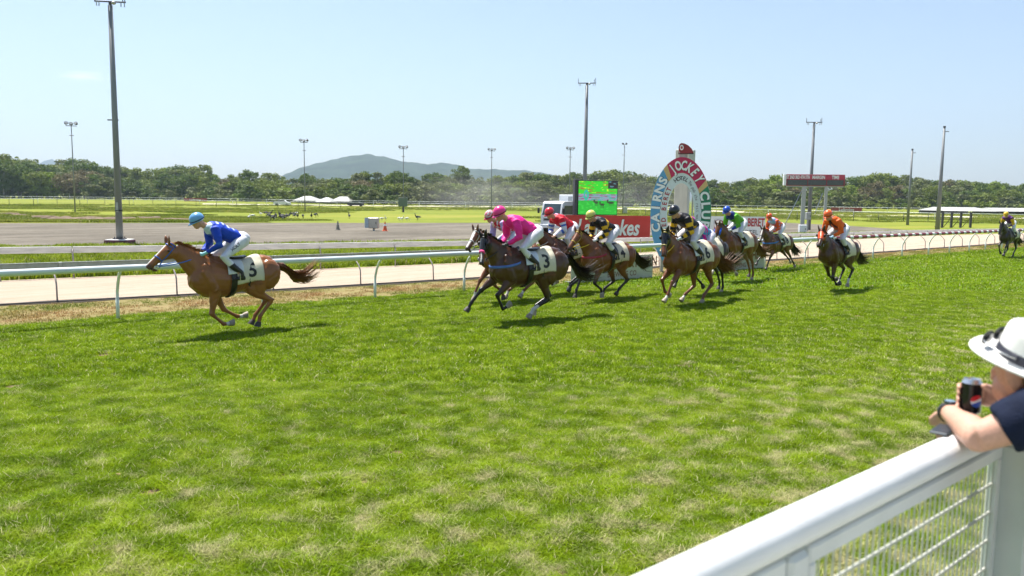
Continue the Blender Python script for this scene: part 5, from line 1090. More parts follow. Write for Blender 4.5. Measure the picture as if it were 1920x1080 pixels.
    def drape(name, x0, x1, tmax, off, m, par=root, nx_=12, nt_=18, flare=.0, sk=0.0):
        vs = []; 
        for j in range(2 * nt_ + 1):
            t = -tmax + tmax * j / nt_
            for i in range(nx_ + 1):
                w = i / nx_; x = x0 + (x1 - x0) * w + sk * abs(t); vs.append(surf(x, t, off + flare * (abs(t) / tmax) ** 3 * (1 - w)) )
        fs = [(j * (nx_ + 1) + i, j * (nx_ + 1) + i + 1, (j + 1) * (nx_ + 1) + i + 1, (j + 1) * (nx_ + 1) + i) for j in range(2 * nt_) for i in range(nx_)]
        m_ = MB().add(vs, fs).mesh(name); m_.shade_smooth(); o = link(name, m_, par, m); s = o.modifiers.new('t', 'SOLIDIFY'); s.thickness = .006; s.offset = 1; fixnormals(m_); return o
    cl = drape('saddle_cloth', -.46, .10, 1.95, .016, M_cloth, flare=.015)
    drape('saddle_pad', -.10, .20, 1.25, .030, cmat('pad_%d' % (no % 3), [(.62, .66, .72), (.05, .06, .08), (.60, .62, .62)][no % 3], .8), nx_=8, nt_=12, sk=.02)
    drape('girth', .06, .17, 3.14, .024, M_leather, nx_=3, nt_=26)
    if strap is not None:
        sm = cmat('breast_%d' % no, strap, .6); bp_ = []
        for k in range(25):
            t = -1.45 + 2.9 * k / 24; dn = Vector((math.cos(t), math.sin(t), 0)); c = Vector((.30, 0, 1.22 + .10 * (1 - math.cos(t)))) + Z; h = bv.ray_cast(c + dn * 1.2, -dn, 1.2); bp_.append((h[0] if h[0] else c + dn * .3) + dn * .008)
        strapm('breast_strap', bp_, EZ, .05, sm, root)
    sd = MB(); st0 = vx(-.02, float(surf(-.02, 0, 0).z) + .04)
    sd.rings([(vx(-.20, st0.z + .035), Vector((0, 0, .022)), Vector((0, .12, 0))), (vx(-.10, st0.z + .015), Vector((0, 0, .028)), Vector((0, .15, 0))), (vx(.05, st0.z + .01), Vector((0, 0, .028)), Vector((0, .10, 0))), (vx(.13, st0.z + .03), Vector((0, 0, .03)), Vector((0, .06, 0)))], 14)
    part('saddle', sd, M_leather, root, True)
    for sy in (1, -1):
        f = Vector((-.01, sy * .30, 1.165)) + Z; part('stirrup_leather', MB().tube([surf(.02, sy * .8, .03), f + Vector((0, 0, .10))], .010, 6), M_leather, root)
    if number:
        for sy in (1, -1):
            vs, fs = text_data(number, .36, .010, .95); O = []
            for x, y in vs:
                X = -.24 - sy * x * 1.0; zz = 1.20 + y + DZ; h = bv.ray_cast(Vector((X, sy * 1.0, zz)), Vector((0, -sy, 0)), 1.0); O.append(Vector((X, (h[0].y if h[0] else sy * .28) + sy * .034, zz)))
            link('number', MB().add(O, fs).mesh('number', False), cl, M_num)
        lg = MB(); vs, fs = text_data('GREAT\nNORTHERN', .052, .001, .9)
        def onside(x, z, e=.034): h = bv.ray_cast(Vector((x, 1.0, z)), Vector((0, -1, 0)), 1.0); return Vector((x, (h[0].y if h[0] else .28) + e, z))
        link('cloth_lettering', lg.add([onside(-.33 - x, 1.085 + y + DZ) for x, y in vs], fs).mesh('cloth_lettering', False), cl, cmat('logo_brown', (.18, .06, .03), .7))
        fish = [(0, 0), (.03, .05), (.02, .10), (.045, .14), (.03, .09), (.06, .05), (.045, .0), (.07, -.05), (.03, -.02)]
        link('marlin_mark', MB().add([onside(-.15 - x, 1.04 + y + DZ) for x, y in fish], [tuple(range(len(fish)))]).mesh('marlin_mark', False), cl, M_num)
    return root, DZ

def jockey(no, root_h, DZ, label, silk, capcol, cap2=None, pants=(.66, .66, .70), goggles=(.02, .02, .02), glove=(.05, .05, .05), skin=(.50, .27, .18), low=0.0, name=None, whip=False, silk_sleeve=None, turnh=0.0):
    """silk(P, seg) -> colours; seg: 0 torso, 1 arms"""
    R = thing('person', label, 'jockey', tuple(root_h.location), root_h.rotation_euler.z, 'jockeys riding in the race'); R.scale = root_h.scale; Z = Vector((0, 0, DZ)); q = lambda x, y, z: Vector((x, y, z - low * (1 if z > 1.5 else 0))) + Z
    hip, wa, ch, nb = q(-.13, 0, 1.90), q(.03, 0, 1.95), q(.27, 0, 2.05), q(.47, 0, 2.12)
    head = q(.66, 0, 2.22)
    b = MB(); s = MB(); pz = MB(); bt = MB(); armseg = []
    b.rings([(hip, Vector((.0, 0, .10)), Vector((0, .13, 0))), (wa, Vector((0, 0, .095)), Vector((0, .12, 0))), (ch, Vector((-.03, 0, .115)), Vector((0, .155, 0))), (nb, Vector((-.05, 0, .08)), Vector((0, .12, 0)))], 14)
    b.tube([nb, nb.lerp(head, .55), head], [.062, .058, .055], 10)
    fw = Vector((.90, 0, -.43)).normalized(); upv = Vector((.43, 0, .90)).normalized(); hr = Matrix((fw, Vector((0, 1, 0)), upv)).transposed()
    b.ball(head + upv * .012, (.102, .078, .122), 14, 10, hr); b.ball(head + fw * .045 - upv * .06, (.055, .052, .06), 10, 8, hr)
    b.rings([(head + fw * .080 + upv * .015, upv * .018, Vector((0, .012, 0))), (head + fw * .112 - upv * .018, upv * .013, Vector((0, .017, 0))), (head + fw * .09 - upv * .03, upv * .01, Vector((0, .015, 0)))], 8)
    b.ball(head + fw * .088 - upv * .055, (.018, .028, .010), 8, 6, hr)
    for sy in (1, -1): b.ball(head - fw * .005 + Vector((0, sy * .077, 0)) - upv * .005, (.02, .010, .030), 8, 6, hr)
    # silks: torso billows a little
    s.rings([(hip + Vector((.03, 0, .02)), Vector((.02, 0, .135)), Vector((0, .165, 0))), (wa + Vector((.02, 0, .01)), Vector((0, 0, .145)), Vector((0, .165, 0))), (ch, Vector((-.03, 0, .160)), Vector((0, .195, 0))), (nb + Vector((-.02, 0, 0)), Vector((-.05, 0, .115)), Vector((0, .165, 0))), (nb + Vector((.055, 0, .02)), Vector((-.03, 0, .06)), Vector((0, .07, 0)))], 16)
    for sy in (1, -1):
        sh = q(.40, sy * .17, 2.08); el = q(.36, sy * .25, 1.80); wr = q(.54, sy * .12, 1.67); hn = q(.62, sy * .085, 1.63)
        b.tube([sh, el, wr, hn], [.055, .044, .030, .034], 10); b.ball(hn, (.045, .028, .036), 8, 6)
        for k in range(4): fp = hn + Vector((.025 + .004 * k, sy * (.018 - .004 * k), .022 - .018 * k)); b.tube([hn + Vector((0, 0, .018 - .013 * k)), fp + Vector((.01, -sy * .01, 0)), fp + Vector((-.005, -sy * .045, -.004))], .0105, 6)
        b.tube([hn + Vector((0, 0, .02)), hn + Vector((.02, -sy * .02, .035)), hn + Vector((.045, -sy * .028, .03))], .011, 6)
        s.tube([q(.36, sy * .10, 2.07), sh, sh.lerp(el, .5) + Vector((0, sy * .01, 0)), el, el.lerp(wr, .6), wr], [.10, .090, .080, .072, .052, .040], 12)
        armseg.append([tuple(sh), tuple(el), tuple(wr), tuple(hn)])
        kn = q(.30, sy * .27, 1.57); hp = q(-.14, sy * .10, 1.88); an = Vector((-.02, sy * .30, 1.25)) + Z; toe = Vector((.13, sy * .31, 1.165)) + Z; heel = Vector((-.09, sy * .30, 1.175)) + Z
        b.tube([hp, hp.lerp(kn, .5), kn, kn.lerp(an, .35), an], [.085, .075, .056, .055, .035], 10)
        pz.tube([hp + Vector((-.03, 0, .0)), hp.lerp(kn, .3), hp.lerp(kn, .65), kn, kn.lerp(an, .3), kn.lerp(an, .55)], [.125, .118, .090, .072, .068, .056], 12)
        bt.tube([kn.lerp(an, .38), kn.lerp(an, .6), an + Vector((0, 0, .03)), an + Vector((0, 0, -.03))], [.064, .062, .044, .05], 12); bt.rings([(heel, Vector((0, 0, .035)), Vector((0, .030, 0))), (heel.lerp(toe, .3) + Vector((0, 0, .015)), Vector((0, 0, .05)), Vector((0, .036, 0))), (heel.lerp(toe, .7), Vector((0, 0, .032)), Vector((0, .042, 0))), (toe + Vector((.03, 0, -.004)), Vector((0, 0, .018)), Vector((0, .028, 0)))], 12)
        stp_ = MB(); stp_.tube([an + Vector((.05, -.05, -.10)), an + Vector((.05, -.05, .0)), an + Vector((.05, 0, .06)), an + Vector((.05, .05, .0)), an + Vector((.05, .05, -.10)), an + Vector((.05, -.05, -.10))], .007, 6); part('stirrup', stp_, M_bit, root_h)
    pz.ball(q(-.16, 0, 1.90), (.16, .17, .135), 14, 10); 
    bm_ = remesh(b, .010, 3, .5, 'body'); P = co_of(bm_); C = np.tile(np.array(skin), (len(P), 1)); 
    for a in armseg: d, pos = poly_dist(P.astype(float), a); C[(pos > 1.92) & (d < .09)] = glove
    set_col(bm_, C); mskin = mat('skin', attr='col', rough=.5, var=.06, scale=30); link('body', bm_, R, mskin)
    sm = remesh(s, .0125, 3, .5, 'silks'); P = co_of(sm).astype(float); arm = np.zeros(len(P)); pos_ = np.zeros(len(P))
    for a in armseg: d, pos = poly_dist(P, a); k = (d < .105) & (np.abs(P[:, 1]) > .145 - (pos > .3) * .1); arm[k] = 1; pos_[k] = pos[k]
    nrm = np.empty(len(P) * 3, np.float32); sm.vertices.foreach_get('normal', nrm); nrm = nrm.reshape(-1, 3)
    nz = np.array([mnoise.noise(Vector((p[0] * 7, p[1] * 10, p[2] * 9 + no))) + .6 * mnoise.noise(Vector((p[0] * 16, p[1] * 20, p[2] * 20 + no))) for p in P]); set_co(sm, P + nrm * (nz * .014)[:, None])
    L = P.copy(); L[:, 2] -= DZ - low; set_col(sm, np.array([silk(L[i], arm[i], pos_[i]) for i in range(len(P))])); link('silks', sm, R, mat('silk_fabric', attr='col', rough=.55, var=.05, scale=12, spec=.3, bump=.2, bscale=22))
    pm = remesh(pz, .014, 4, .5, 'breeches'); P = co_of(pm).astype(float); nz = np.array([mnoise.noise(Vector(p) * 11 + Vector((no, 0, 0))) for p in P]); pm.vertices.foreach_get('normal', nr := np.empty(len(P) * 3, np.float32)); set_co(pm, P + nr.reshape(-1, 3) * (nz * .008)[:, None]); pb = link('breeches', pm, R, cmat('breeches_%d' % int(pants[2] * 100), pants, .7, bump=.2))
    if name:
        bvp = bvh_of(pm); vs, fs = text_data(name, .085, .002, 1.0); kn = q(.30, .27, 1.57); hp = q(-.14, .10, 1.88); ax = (hp - kn).normalized(); O = []
        for x, y in vs: c = kn.lerp(hp, .55) + ax * x - Vector((ax.z, 0, -ax.x)) * -y * 1.0; h = bvp.ray_cast(Vector((c.x, 1.2, c.z)), Vector((0, -1, 0)), 2.0); O.append((h[0] if h[0] else c) + Vector((0, .006, 0)))
        link('name_print', MB().add(O, fs).mesh('name_print', False), pb, M_num)
    bo_ = remesh(bt, .012, 3, .5, 'boots'); link('boots', bo_, R, M_leather)
    # helmet with silk cover, peak and chin strap
    hc_ = head + upv * .058 - fw * .012; h_ = MB(); h_.ball(hc_, (.136, .113, .118), 20, 12, hr); hm = h_.mesh('helmet'); P = co_of(hm); zz = (P - np.array(hc_)) @ np.array(upv); 
    P2 = P - np.outer(np.minimum(zz + .045, 0) * .75, np.array(upv)); set_co(hm, P2); fixnormals(hm); c0 = np.array(capcol); C = np.tile(c0, (len(P), 1))
    if cap2 is not None:
        yy = P[:, 1]; ff = (P - np.array(hc_)) @ np.array(fw); k = ((np.floor(np.arctan2(yy, ff) / .52) + np.floor(zz / .045)) % 2 == 0); C[k] = cap2
    set_col(hm, C); hel = link('helmet', hm, R, mat('cap_silk', attr='col', rough=.28, var=.06, scale=10, coat=.3, bump=.1))
    pk = MB(); o_ = []
    for k in range(11): t = -1.2 + 2.4 * k / 10; o_.append((math.cos(t), math.sin(t)))
    vs = [hc_ + fw * (.128 * c) + Vector((0, .106 * s_, 0)) - upv * .022 for c, s_ in o_] + [hc_ + fw * (.128 * c + .062 * max(0, c)) + Vector((0, .112 * s_, 0)) - upv * (.040 + .012 * c) for c, s_ in o_]
    pkm = MB().add(vs, [(k, k + 1, 12 + k, 11 + k) for k in range(10)]).mesh('peak'); set_col(pkm, np.tile(c0 * .9, (len(vs), 1))); op = link('peak', pkm, hel, MATS['cap_silk']); sd_ = op.modifiers.new('t', 'SOLIDIFY'); sd_.thickness = .006
    part('helmet_band', MB().rings([(hc_ - upv * .028, fw * .146, Vector((0, .122, 0))), (hc_ - upv * .012, fw * .147, Vector((0, .123, 0)))], 20, False), M_leather, hel)
    gl = MB(); gm = cmat('goggles_%d' % int(goggles[0] * 100), goggles, .15)
    pts = [head + fw * (.094 * math.cos(t) + .01) + Vector((0, .080 * math.sin(t), 0)) + upv * .018 for t in np.linspace(-1.15, 1.15, 11)]
    vs = [p + upv * .022 for p in pts] + [p - upv * .022 + fw * .006 for p in pts]; gom = MB().add(vs, [(k, k + 1, 12 + k, 11 + k) for k in range(10)]).mesh('goggles'); go_ = link('goggles', gom, R, gm); s2 = go_.modifiers.new('t', 'SOLIDIFY'); s2.thickness = .014; s2.offset = 0
    if whip:
        w0 = q(.62, .085, 1.63); part('whip', MB().tube([w0 + Vector((-.06, 0, -.12)), w0, w0 + Vector((.16, .02, .38))], [.006, .010, .008], 6), M_leather, R)
    return R
def hoops(a, b, w=.075, ph=0.0, body=None):
    def f(p, arm, pos):
        if arm: return a if int((pos + ph) / .30) % 2 else b
        v = p[0] + ph
        return (body(p) if body else (a if int((v + 5) / .11) % 2 else b))
    return f
BLK = (.010, .010, .014); YEL = (.75, .42, .012)
bodyy = lambda p: YEL if (.20 < p[0] + .25 * (p[2] - 2.0) < .29) or (abs(p[1]) > .13 and p[2] < 1.93 and p[0] > .05 and p[0] < .15) else BLK
def diamonds(p, arm, pos):
    u_ = (p[0] * 7.5 + abs(p[1]) * 7.5 + (p[2] - 2) * 3); v_ = (p[0] * 7.5 - abs(p[1]) * 7.5 - (p[2] - 2) * 3 + 20); k = int(u_ + 20) % 2, int(v_) % 2
    return (.62, .02, .30) if k[0] ^ k[1] else (.03, .30, .52)
def blue_silk(p, arm, pos):
    if arm: return (.006, .05, .46) if not (.85 < pos < 1.0) else (.03, .12, .55)
    if p[0] > .44 and p[2] > 2.0: return (.45, .58, .68)
    t = (math.sin(p[0] * 62) > .35) and p[2] > 2.06 and abs(p[1]) < .12 and -.05 < p[0] < .36
    return (.55, .62, .78) if t else (.006, .05, .46)
def pink_silk(p, arm, pos): return (.80, .018, .26)
def red_silk(p, arm, pos):
    if arm:
        if pos < .28: return (.60, .008, .025)
        return (.04, .12, .50) if .45 < pos < .62 or 1.1 < pos < 1.35 else (.62, .66, .75)
    return (.60, .008, .025) if not (p[2] > 2.1 and int(p[0] * 30) % 3 == 0 and abs(p[1]) < .06) else (.5, .3, .5)
def check_silk(p, arm, pos):
    if arm: return (.42, .36, .72)
    return (.62, .02, .06) if (int(p[0] * 14 + 30) + int(p[1] * 14 + 30)) % 2 else (.62, .58, .72)
def green_silk(p, arm, pos):
    if arm: return (.10, .38, .012) if pos < 1.45 else (.008, .03, .34)
    if p[0] > .42 or (abs(p[1]) < .07 and p[2] > 2.05 and p[0] > .15): return (.006, .02, .16)
    return (.10, .40, .012)
def dot_silk(p, arm, pos):
    g = (p * np.array((9, 9, 9))) % 1 - .5; 
    if (g ** 2).sum() < .085: return (.25, .42, .72)
    if not arm and p[0] > .42: return (.30, .45, .70)
    return (.74, .09, .012)
def orange_silk(p, arm, pos):
    if not arm and (abs(abs(p[1]) - .075 - (.3 - p[0]) * .25) < .025): return (.01, .01, .02)
    return (.80, .13, .008)
def purple_silk(p, arm, pos):
    if arm: return (.72, .42, .01) if .15 < pos < 1.4 else (.10, .02, .16)
    return (.10, .018, .15)
RACE = [
 (5, (442, 624), dict(coat='chestnut', pose='gather', label='leading chestnut horse number 5 at the left, all four legs gathered', socks={'nf': .75, 'of': .75}, blaze=.03, bridle=(.02, .10, .42), rein=(.03, .14, .55), number='5', tail_up=.55),
  dict(label='jockey in plain royal blue silks and pale blue cap', silk=blue_silk, capcol=(.14, .36, .66), goggles=(.45, .40, .02), glove=(.25, .55, .62), name='HOLT')),
 (3, (989, 601), dict(coat='dark_bay', pose='reach', label='dark bay horse number 3 with one foreleg stretched far forward', socks={'nh': 1.35, 'oh': .5, 'nf': .55}, blaze=.02, yaw=.52, nose=(.75, .06, .22), size=1.08, turn=-.17, hood=(.014, .013, .014), strap=(.08, .16, .48), number='3', tail_up=.2),
  dict(label='jockey in bright pink silks and pink cap', silk=pink_silk, capcol=(.78, .03, .24))),
 (7, (957, 566), dict(size=1.05, coat='liver', pose='land', label='chestnut horse with a white blaze, mostly hidden behind number 3', socks={'of': 1.0, 'nh': .9, 'oh': .9}, blaze=.045, yaw=.22, bridle=(.55, .55, .52), tail_up=.35),
  dict(label='jockey in a red and white checked cap, behind the pink jockey', silk=check_silk, capcol=(.62, .03, .05), cap2=(.65, .62, .66), low=.06)),
 (12, (1062, 551), dict(size=1.05, coat='brown', pose='reach', label='brown horse with a red bridle, between number 3 and the yellow-capped rider', socks={'nf': 1.0}, bridle=(.55, .03, .02), rein=(.6, .58, .5), number='12', tail_up=.1),
  dict(label='jockey in red silks with white and blue sleeves and red cap', silk=red_silk, capcol=(.60, .015, .03), goggles=(.45, .42, .02), glove=(.5, .3, .2))),
 (4, (1138, 561), dict(size=1.03, coat='bay', pose='land', label='bay horse number 4 with a yellow rein in front of the red banner', socks={'nf': .6}, yaw=.10, bridle=(.42, .30, .04), rein=(.72, .50, .01), strap=(.35, .02, .05), number='4', tail_up=.15),
  dict(label='jockey in black and yellow hooped silks and pale yellow cap', silk=hoops(YEL, BLK, body=bodyy), capcol=(.62, .60, .14), glove=(.6, .6, .62))),
 (6, (1292, 571), dict(size=1.10, tail_w=1.9, coat='liver', pose='drive', label='chestnut horse number 6 with a black hood and white socks', socks={'nf': .8, 'of': .6, 'nh': .5, 'oh': .8}, yaw=.38, hood=(.012, .012, .014), bridle=(.35, .28, .05), rein=(.72, .45, .02), number='6', tail_up=.05),
  dict(label='jockey in black and yellow hooped silks and black cap holding up a whip', silk=hoops(YEL, BLK, body=bodyy), capcol=(.012, .012, .014), glove=(.55, .57, .62), pants=(.62, .60, .64), whip=True)),
 (8, (1318, 552), dict(coat='black_brown', pose='push', label='nearly black horse hidden behind number 6', socks={'nh': .5}, tail_up=.0),
  dict(label='jockey in pink and blue diamond silks, bent low behind the black-capped rider', silk=diamonds, capcol=(.6, .03, .3), low=.20, pants=(.66, .62, .72))),
 (9, (1380, 527), dict(size=1.03, coat='liver', pose='push', label='bay horse with bright blue cheek rolls in front of the pale board', socks={'nf': .9, 'of': 1.1, 'nh': .4}, cheek=(.01, .10, .62), yaw=.08, tail_up=-.15),
  dict(label='jockey in green silks and blue cap', silk=green_silk, capcol=(.01, .07, .46), glove=(.5, .5, .5))),
 (2, (1455, 507), dict(size=.96, coat='brown', pose='stretch', label='small bay horse with blue breast strap, near the rail under the scoreboard', socks={'nh': .5, 'oh': .7}, blaze=.03, strap=(.03, .16, .50), yaw=.12, number='8', tail_up=-.25),
  dict(label='jockey in orange silks with pale blue spots', silk=dot_silk, capcol=(.72, .10, .015), cap2=(.72, .10, .015))),
 (10, (1567, 545), dict(size=1.05, coat='dark_bay', pose='gather', label='dark bay horse in a bright orange hood galloping alone', socks={'nh': 1.1, 'oh': 1.0}, hood=(.72, .085, .012), yaw=.25, tail_up=.05),
  dict(label='jockey in plain orange silks and orange cap', silk=orange_silk, capcol=(.78, .12, .01), glove=(.35, .55, .70))),
 (11, (1889, 483), dict(coat='black_brown', pose='drive', label='last horse, nearly black, far behind at the right edge', socks={}, yaw=-.05, tail_up=-.1),
  dict(label='jockey in purple silks with yellow sleeves and yellow cap', silk=purple_silk, capcol=(.75, .45, .01))),
]
for no, (px, py), hk, jk in RACE:
    h_, DZ = horse(no, px, py, **hk); jockey(no, h_, DZ, **jk)
# ------------------------------------------------------------------ the white fence in the foreground
M_fw = mat('fence_white', (0.74, 0.745, 0.75), 0.5, var=.05, scale=4, bump=.10, bscale=25); M_fg = mat('fence_white_frame', (.66, .68, .66), .5, var=.06, scale=5, bump=.1)
M_mesh = mat('mesh_wire', (.50, .51, .45), .5, var=.15, scale=30); M_rust = mat('rust', (.16, .05, .025), .9)
FZ = 1.80; FA = gp(1803, 835, FZ)
fen = thing('rail_fence', 'white tubular rail fence with wire mesh panel in the right foreground', 'fence', (FA.x, FA.y, 0), TH)     # local x runs along the course
part('top_rail', MB().tube([(x, 0, FZ) for x in np.linspace(-3.2, 9.0, 14)], .050, 28), M_fw, fen, True)
for a, b in ((-1.04, .32), (-2.44, -1.15), (.46, 1.75)):
    fr = MB(); L = b - a; c = (a + b) / 2
    fr.box((c, -.012, FZ - .078), (L, .035, .050), None, .006); fr.box((c, -.012, .84), (L, .035, .05), None, .006); part('panel_frame', fr, M_fg, fen)
    for x in (a + .02, b - .02): part('frame_upright', MB().box((x, -.012, (FZ - .1 + .86) / 2), (.035, .035, FZ - .96), None, .005), M_fg, fen)
    n = int(L / .038); wm = MB().tube([(0, 0, .86), (0, 0, FZ - .10)], .0028, 6, cap=False).mesh('wire'); wm.shade_smooth()
    if a == -1.04 or a == .46:
        for i in range(1, n):
            o = link('wire', wm, fen, M_mesh); o.location = (a + L * i / n, -.012, 0)
    for z in np.arange(FZ - .195, .9, -.107):
        tw = MB()
        for ph in (0, math.pi): tw.tube([(x, -.012 + .0032 * math.cos(x * 260 + ph), z + .0032 * math.sin(x * 260 + ph)) for x in np.arange(a + .03, b - .03, .004)], .0031, 5)
        part('twisted_cable', tw, M_mesh, fen, True)
for x in (-1.095, .405, 1.81, -2.5, 3.2, 4.6, 6.0, 7.4):
    p_ = part('post', MB().box((x, -.047 if x > 0 else -.012, (FZ - .055 + .7) / 2), (.130 if x > 0 else .09, .15 if x > 0 else .05, FZ - .055 - .7), None, .012), M_fg, fen)
    if x > 0: part('post_cap', MB().box((x, -.047, FZ - .052), (.138 if x > 0 else .08, .158, .012), None, .004), M_fw, p_)
    part('rust_spot', MB().tube([(x - .02, -.1215 if x > 0 else -.0365, FZ - .20), (x - .02, -.1245 if x > 0 else -.039, FZ - .20)], .005, 10), M_rust, p_)
    if x > 0: part('rust_streak', MB().box((x - .02, -.1222, FZ - .225), (.003, .001, .045)), mat('rust_pale', (.42, .30, .22), .8), p_)

# ------------------------------------------------------------------ the man leaning on the fence
fd = Vector((-.50, .866, 0)).normalized(); lf = Vector((-fd.y, fd.x, 0)); up3 = Vector((0, 0, 1))
Hc = at(1930, 698, 2.60)
man = thing('person', 'man in white hat and navy shirt leaning on the foreground fence with a drink can', 'man', (Hc.x, Hc.y, .7)); O = -Vector((Hc.x, Hc.y, .7))
def L3(p): return Vector(p) + O
elb = gp(1836, 822, 1.88); wri = gp(1776, 770, 1.885); hnd = wri + Vector((.022, .030, -.082)); shl = at(1950, 778, 2.46)
can_c = at(1821, 742, 2.80); relb = Vector((1.98, 2.72, 1.90)); rsh = shl + Vector((.30, .24, .02)); rwr = can_c + Vector((.115, .03, -.01))
b = MB()
hm_ = Matrix((fd, lf, up3)).transposed() @ Matrix.Rotation(.28, 3, 'Y')
b.ball(L3(Hc + up3 * .01), (.100, .078, .120), 18, 12, hm_); b.ball(L3(Hc + fd * .05 - up3 * .065), (.058, .058, .062), 12, 8, hm_); b.ball(L3(Hc - fd * .04 - up3 * .03), (.07, .07, .08), 12, 8)
b.rings([(L3(Hc + fd * .088 + up3 * .01), up3 * .02, lf * .013), (L3(Hc + fd * .122 - up3 * .03), up3 * .014, lf * .018), (L3(Hc + fd * .098 - up3 * .042), up3 * .01, lf * .015)], 8)
b.ball(L3(Hc + fd * .095 - up3 * .07), (.016, .026, .010), 8, 6, hm_)
nb_ = (shl + rsh) / 2 + up3 * .03
b.tube([L3(Hc - fd * .02 - up3 * .05), L3(Hc.lerp(nb_, .55) - fd * .01), L3(nb_), L3(nb_ - up3 * .12)], [.064, .063, .075, .14], 14)
for sy in (1, -1):
    e = Hc + lf * (sy * .082) - fd * .002 - up3 * .012
    b.ball(L3(e + lf * sy * .008), (.030, .014, .040), 12, 8, hm_); b.ball(L3(e - up3 * .028 + lf * sy * .002), (.012, .009, .014), 8, 6, hm_)
pel = Vector((Hc.x, Hc.y, 1.62)) - fd * .32
b.rings([(L3(nb_ - up3 * .06), fd * .08, lf * .13), (L3(nb_.lerp(pel, .3)), fd * .10, lf * .16), (L3(nb_.lerp(pel, .7)), fd * .10, lf * .14), (L3(pel), fd * .10, lf * .14)], 16)
b.tube([L3(shl + fd * .02), L3(shl.lerp(elb, .5)), L3(elb + up3 * .004)], [.070, .056, .047], 14)
fa = [elb, elb.lerp(wri, .25) + up3 * .006, elb.lerp(wri, .6), wri]
b.tube([L3(elb - (wri - elb).normalized() * .025), *[L3(q) for q in fa]], [.036, .047, .050, .039, .029], 16)
b.tube([L3(rsh), L3(rsh.lerp(relb, .5)), L3(relb)], [.07, .056, .046], 12); b.tube([L3(relb), L3(relb.lerp(rwr, .35)), L3(rwr)], [.046, .047, .030], 14)
def finger(pts, r): b.tube([L3(p) for p in pts], [r, r * 1.02, r * .95, r * .72][:len(pts)], 8)
# left hand hangs over the far side of the rail
hd_ = (hnd - wri).normalized(); hs = (elb - wri).cross(up3).normalized()
pal = wri + hd_ * .05
b.rings([(L3(wri), hs * .028, hd_.cross(hs) * .020), (L3(wri + hd_ * .03), hs * .038, hd_.cross(hs) * .019), (L3(wri + hd_ * .075), hs * .042, hd_.cross(hs) * .016)], 14)
for k in range(4):
    k0 = wri + hd_ * .07 + hs * (.030 - .020 * k); ln = (.036, .041, .038, .030)[k]; d1 = (hd_ + up3 * -.1 + hs * (.06 - .04 * k)).normalized(); d2 = (hd_ * .6 - up3 * .6 - fd * .35).normalized(); d3 = (-up3 * .8 - fd * .6).normalized()
    finger([k0, k0 + d1 * ln, k0 + d1 * ln + d2 * ln * .7, k0 + d1 * ln + d2 * ln * .7 + d3 * ln * .5], .0088)
finger([wri + hs * .03 + hd_ * .012, wri + hs * .052 + hd_ * .04, wri + hs * .050 + hd_ * .068], .0105)
# right hand closed round the can: four fingers on the far left side, thumb on the near right side
cr_ = .033; rt_ = (rwr - can_c); rt_.z = 0; rt_.normalize(); sd3 = up3.cross(rt_).normalized()      # sd3 points away/left
pr_ = can_c + rt_ * (cr_ + .022)
b.rings([(L3(rwr), up3 * .028, sd3 * .020), (L3(rwr.lerp(pr_, .6)), up3 * .040, sd3 * .020), (L3(pr_ + sd3 * .012), up3 * .043, sd3 * .016)], 14)
def onc(a, z, r=cr_ + .009): return can_c + rt_ * (r * math.cos(a)) + sd3 * (r * math.sin(a)) + up3 * z
for k in range(4):
    z = .034 - .021 * k; finger([onc(.35, z), onc(1.2, z - .002), onc(2.1, z - .004), onc(2.9, z - .006)], .0092)
b.tube([L3(q) for q in (rwr + up3 * .02 - sd3 * .012, onc(-.30, .030, cr_ + .018), onc(-1.0, .040, cr_ + .010), onc(-1.55, .044, cr_ + .009))], [.016, .0135, .0112, .009], 8)
for sy in (1, -1):
    hp_ = pel + lf * sy * .09; kn_ = hp_ + fd * .06 - up3 * .43; an_ = kn_ - up3 * .40 - fd * .03
    b.tube([L3(hp_), L3(hp_.lerp(kn_, .5)), L3(kn_), L3(kn_.lerp(an_, .35)), L3(an_)], [.095, .080, .058, .056, .038], 12)
mb_ = remesh(b, .0065, 3, .5, 'body'); P = co_of(mb_).astype(float); nz = np.array([mnoise.noise(Vector(p) * 14) for p in P]); nz2 = np.array([mnoise.noise(Vector(p) * 60) for p in P])
C = np.tile(np.array((.60, .33, .235)), (len(P), 1)) * (1 + .10 * nz + .05 * nz2)[:, None]; hd0 = np.array(L3(Hc)); dh = np.linalg.norm(P - hd0, axis=1); C[dh < .16] *= np.array((.98, .82, .80))
set_col(mb_, C); link('body', mb_, man, mat('man_skin', attr='col', rough=.48, var=.08, scale=90, bump=.15, bscale=180))
# hair: short grey fringe under the hat
hr_ = MB(); hr_.rings([(L3(Hc - fd * .016 + up3 * z), fd * (.095 + e_), lf * (.083 + e_)) for z, e_ in ((-.045, -.018), (-.02, -.004), (.02, .002), (.06, .0))], 20); part('hair', hr_, mat('hair_grey', (.30, .25, .21), .8, var=.3, scale=70, bump=.8, bscale=120), man, True)
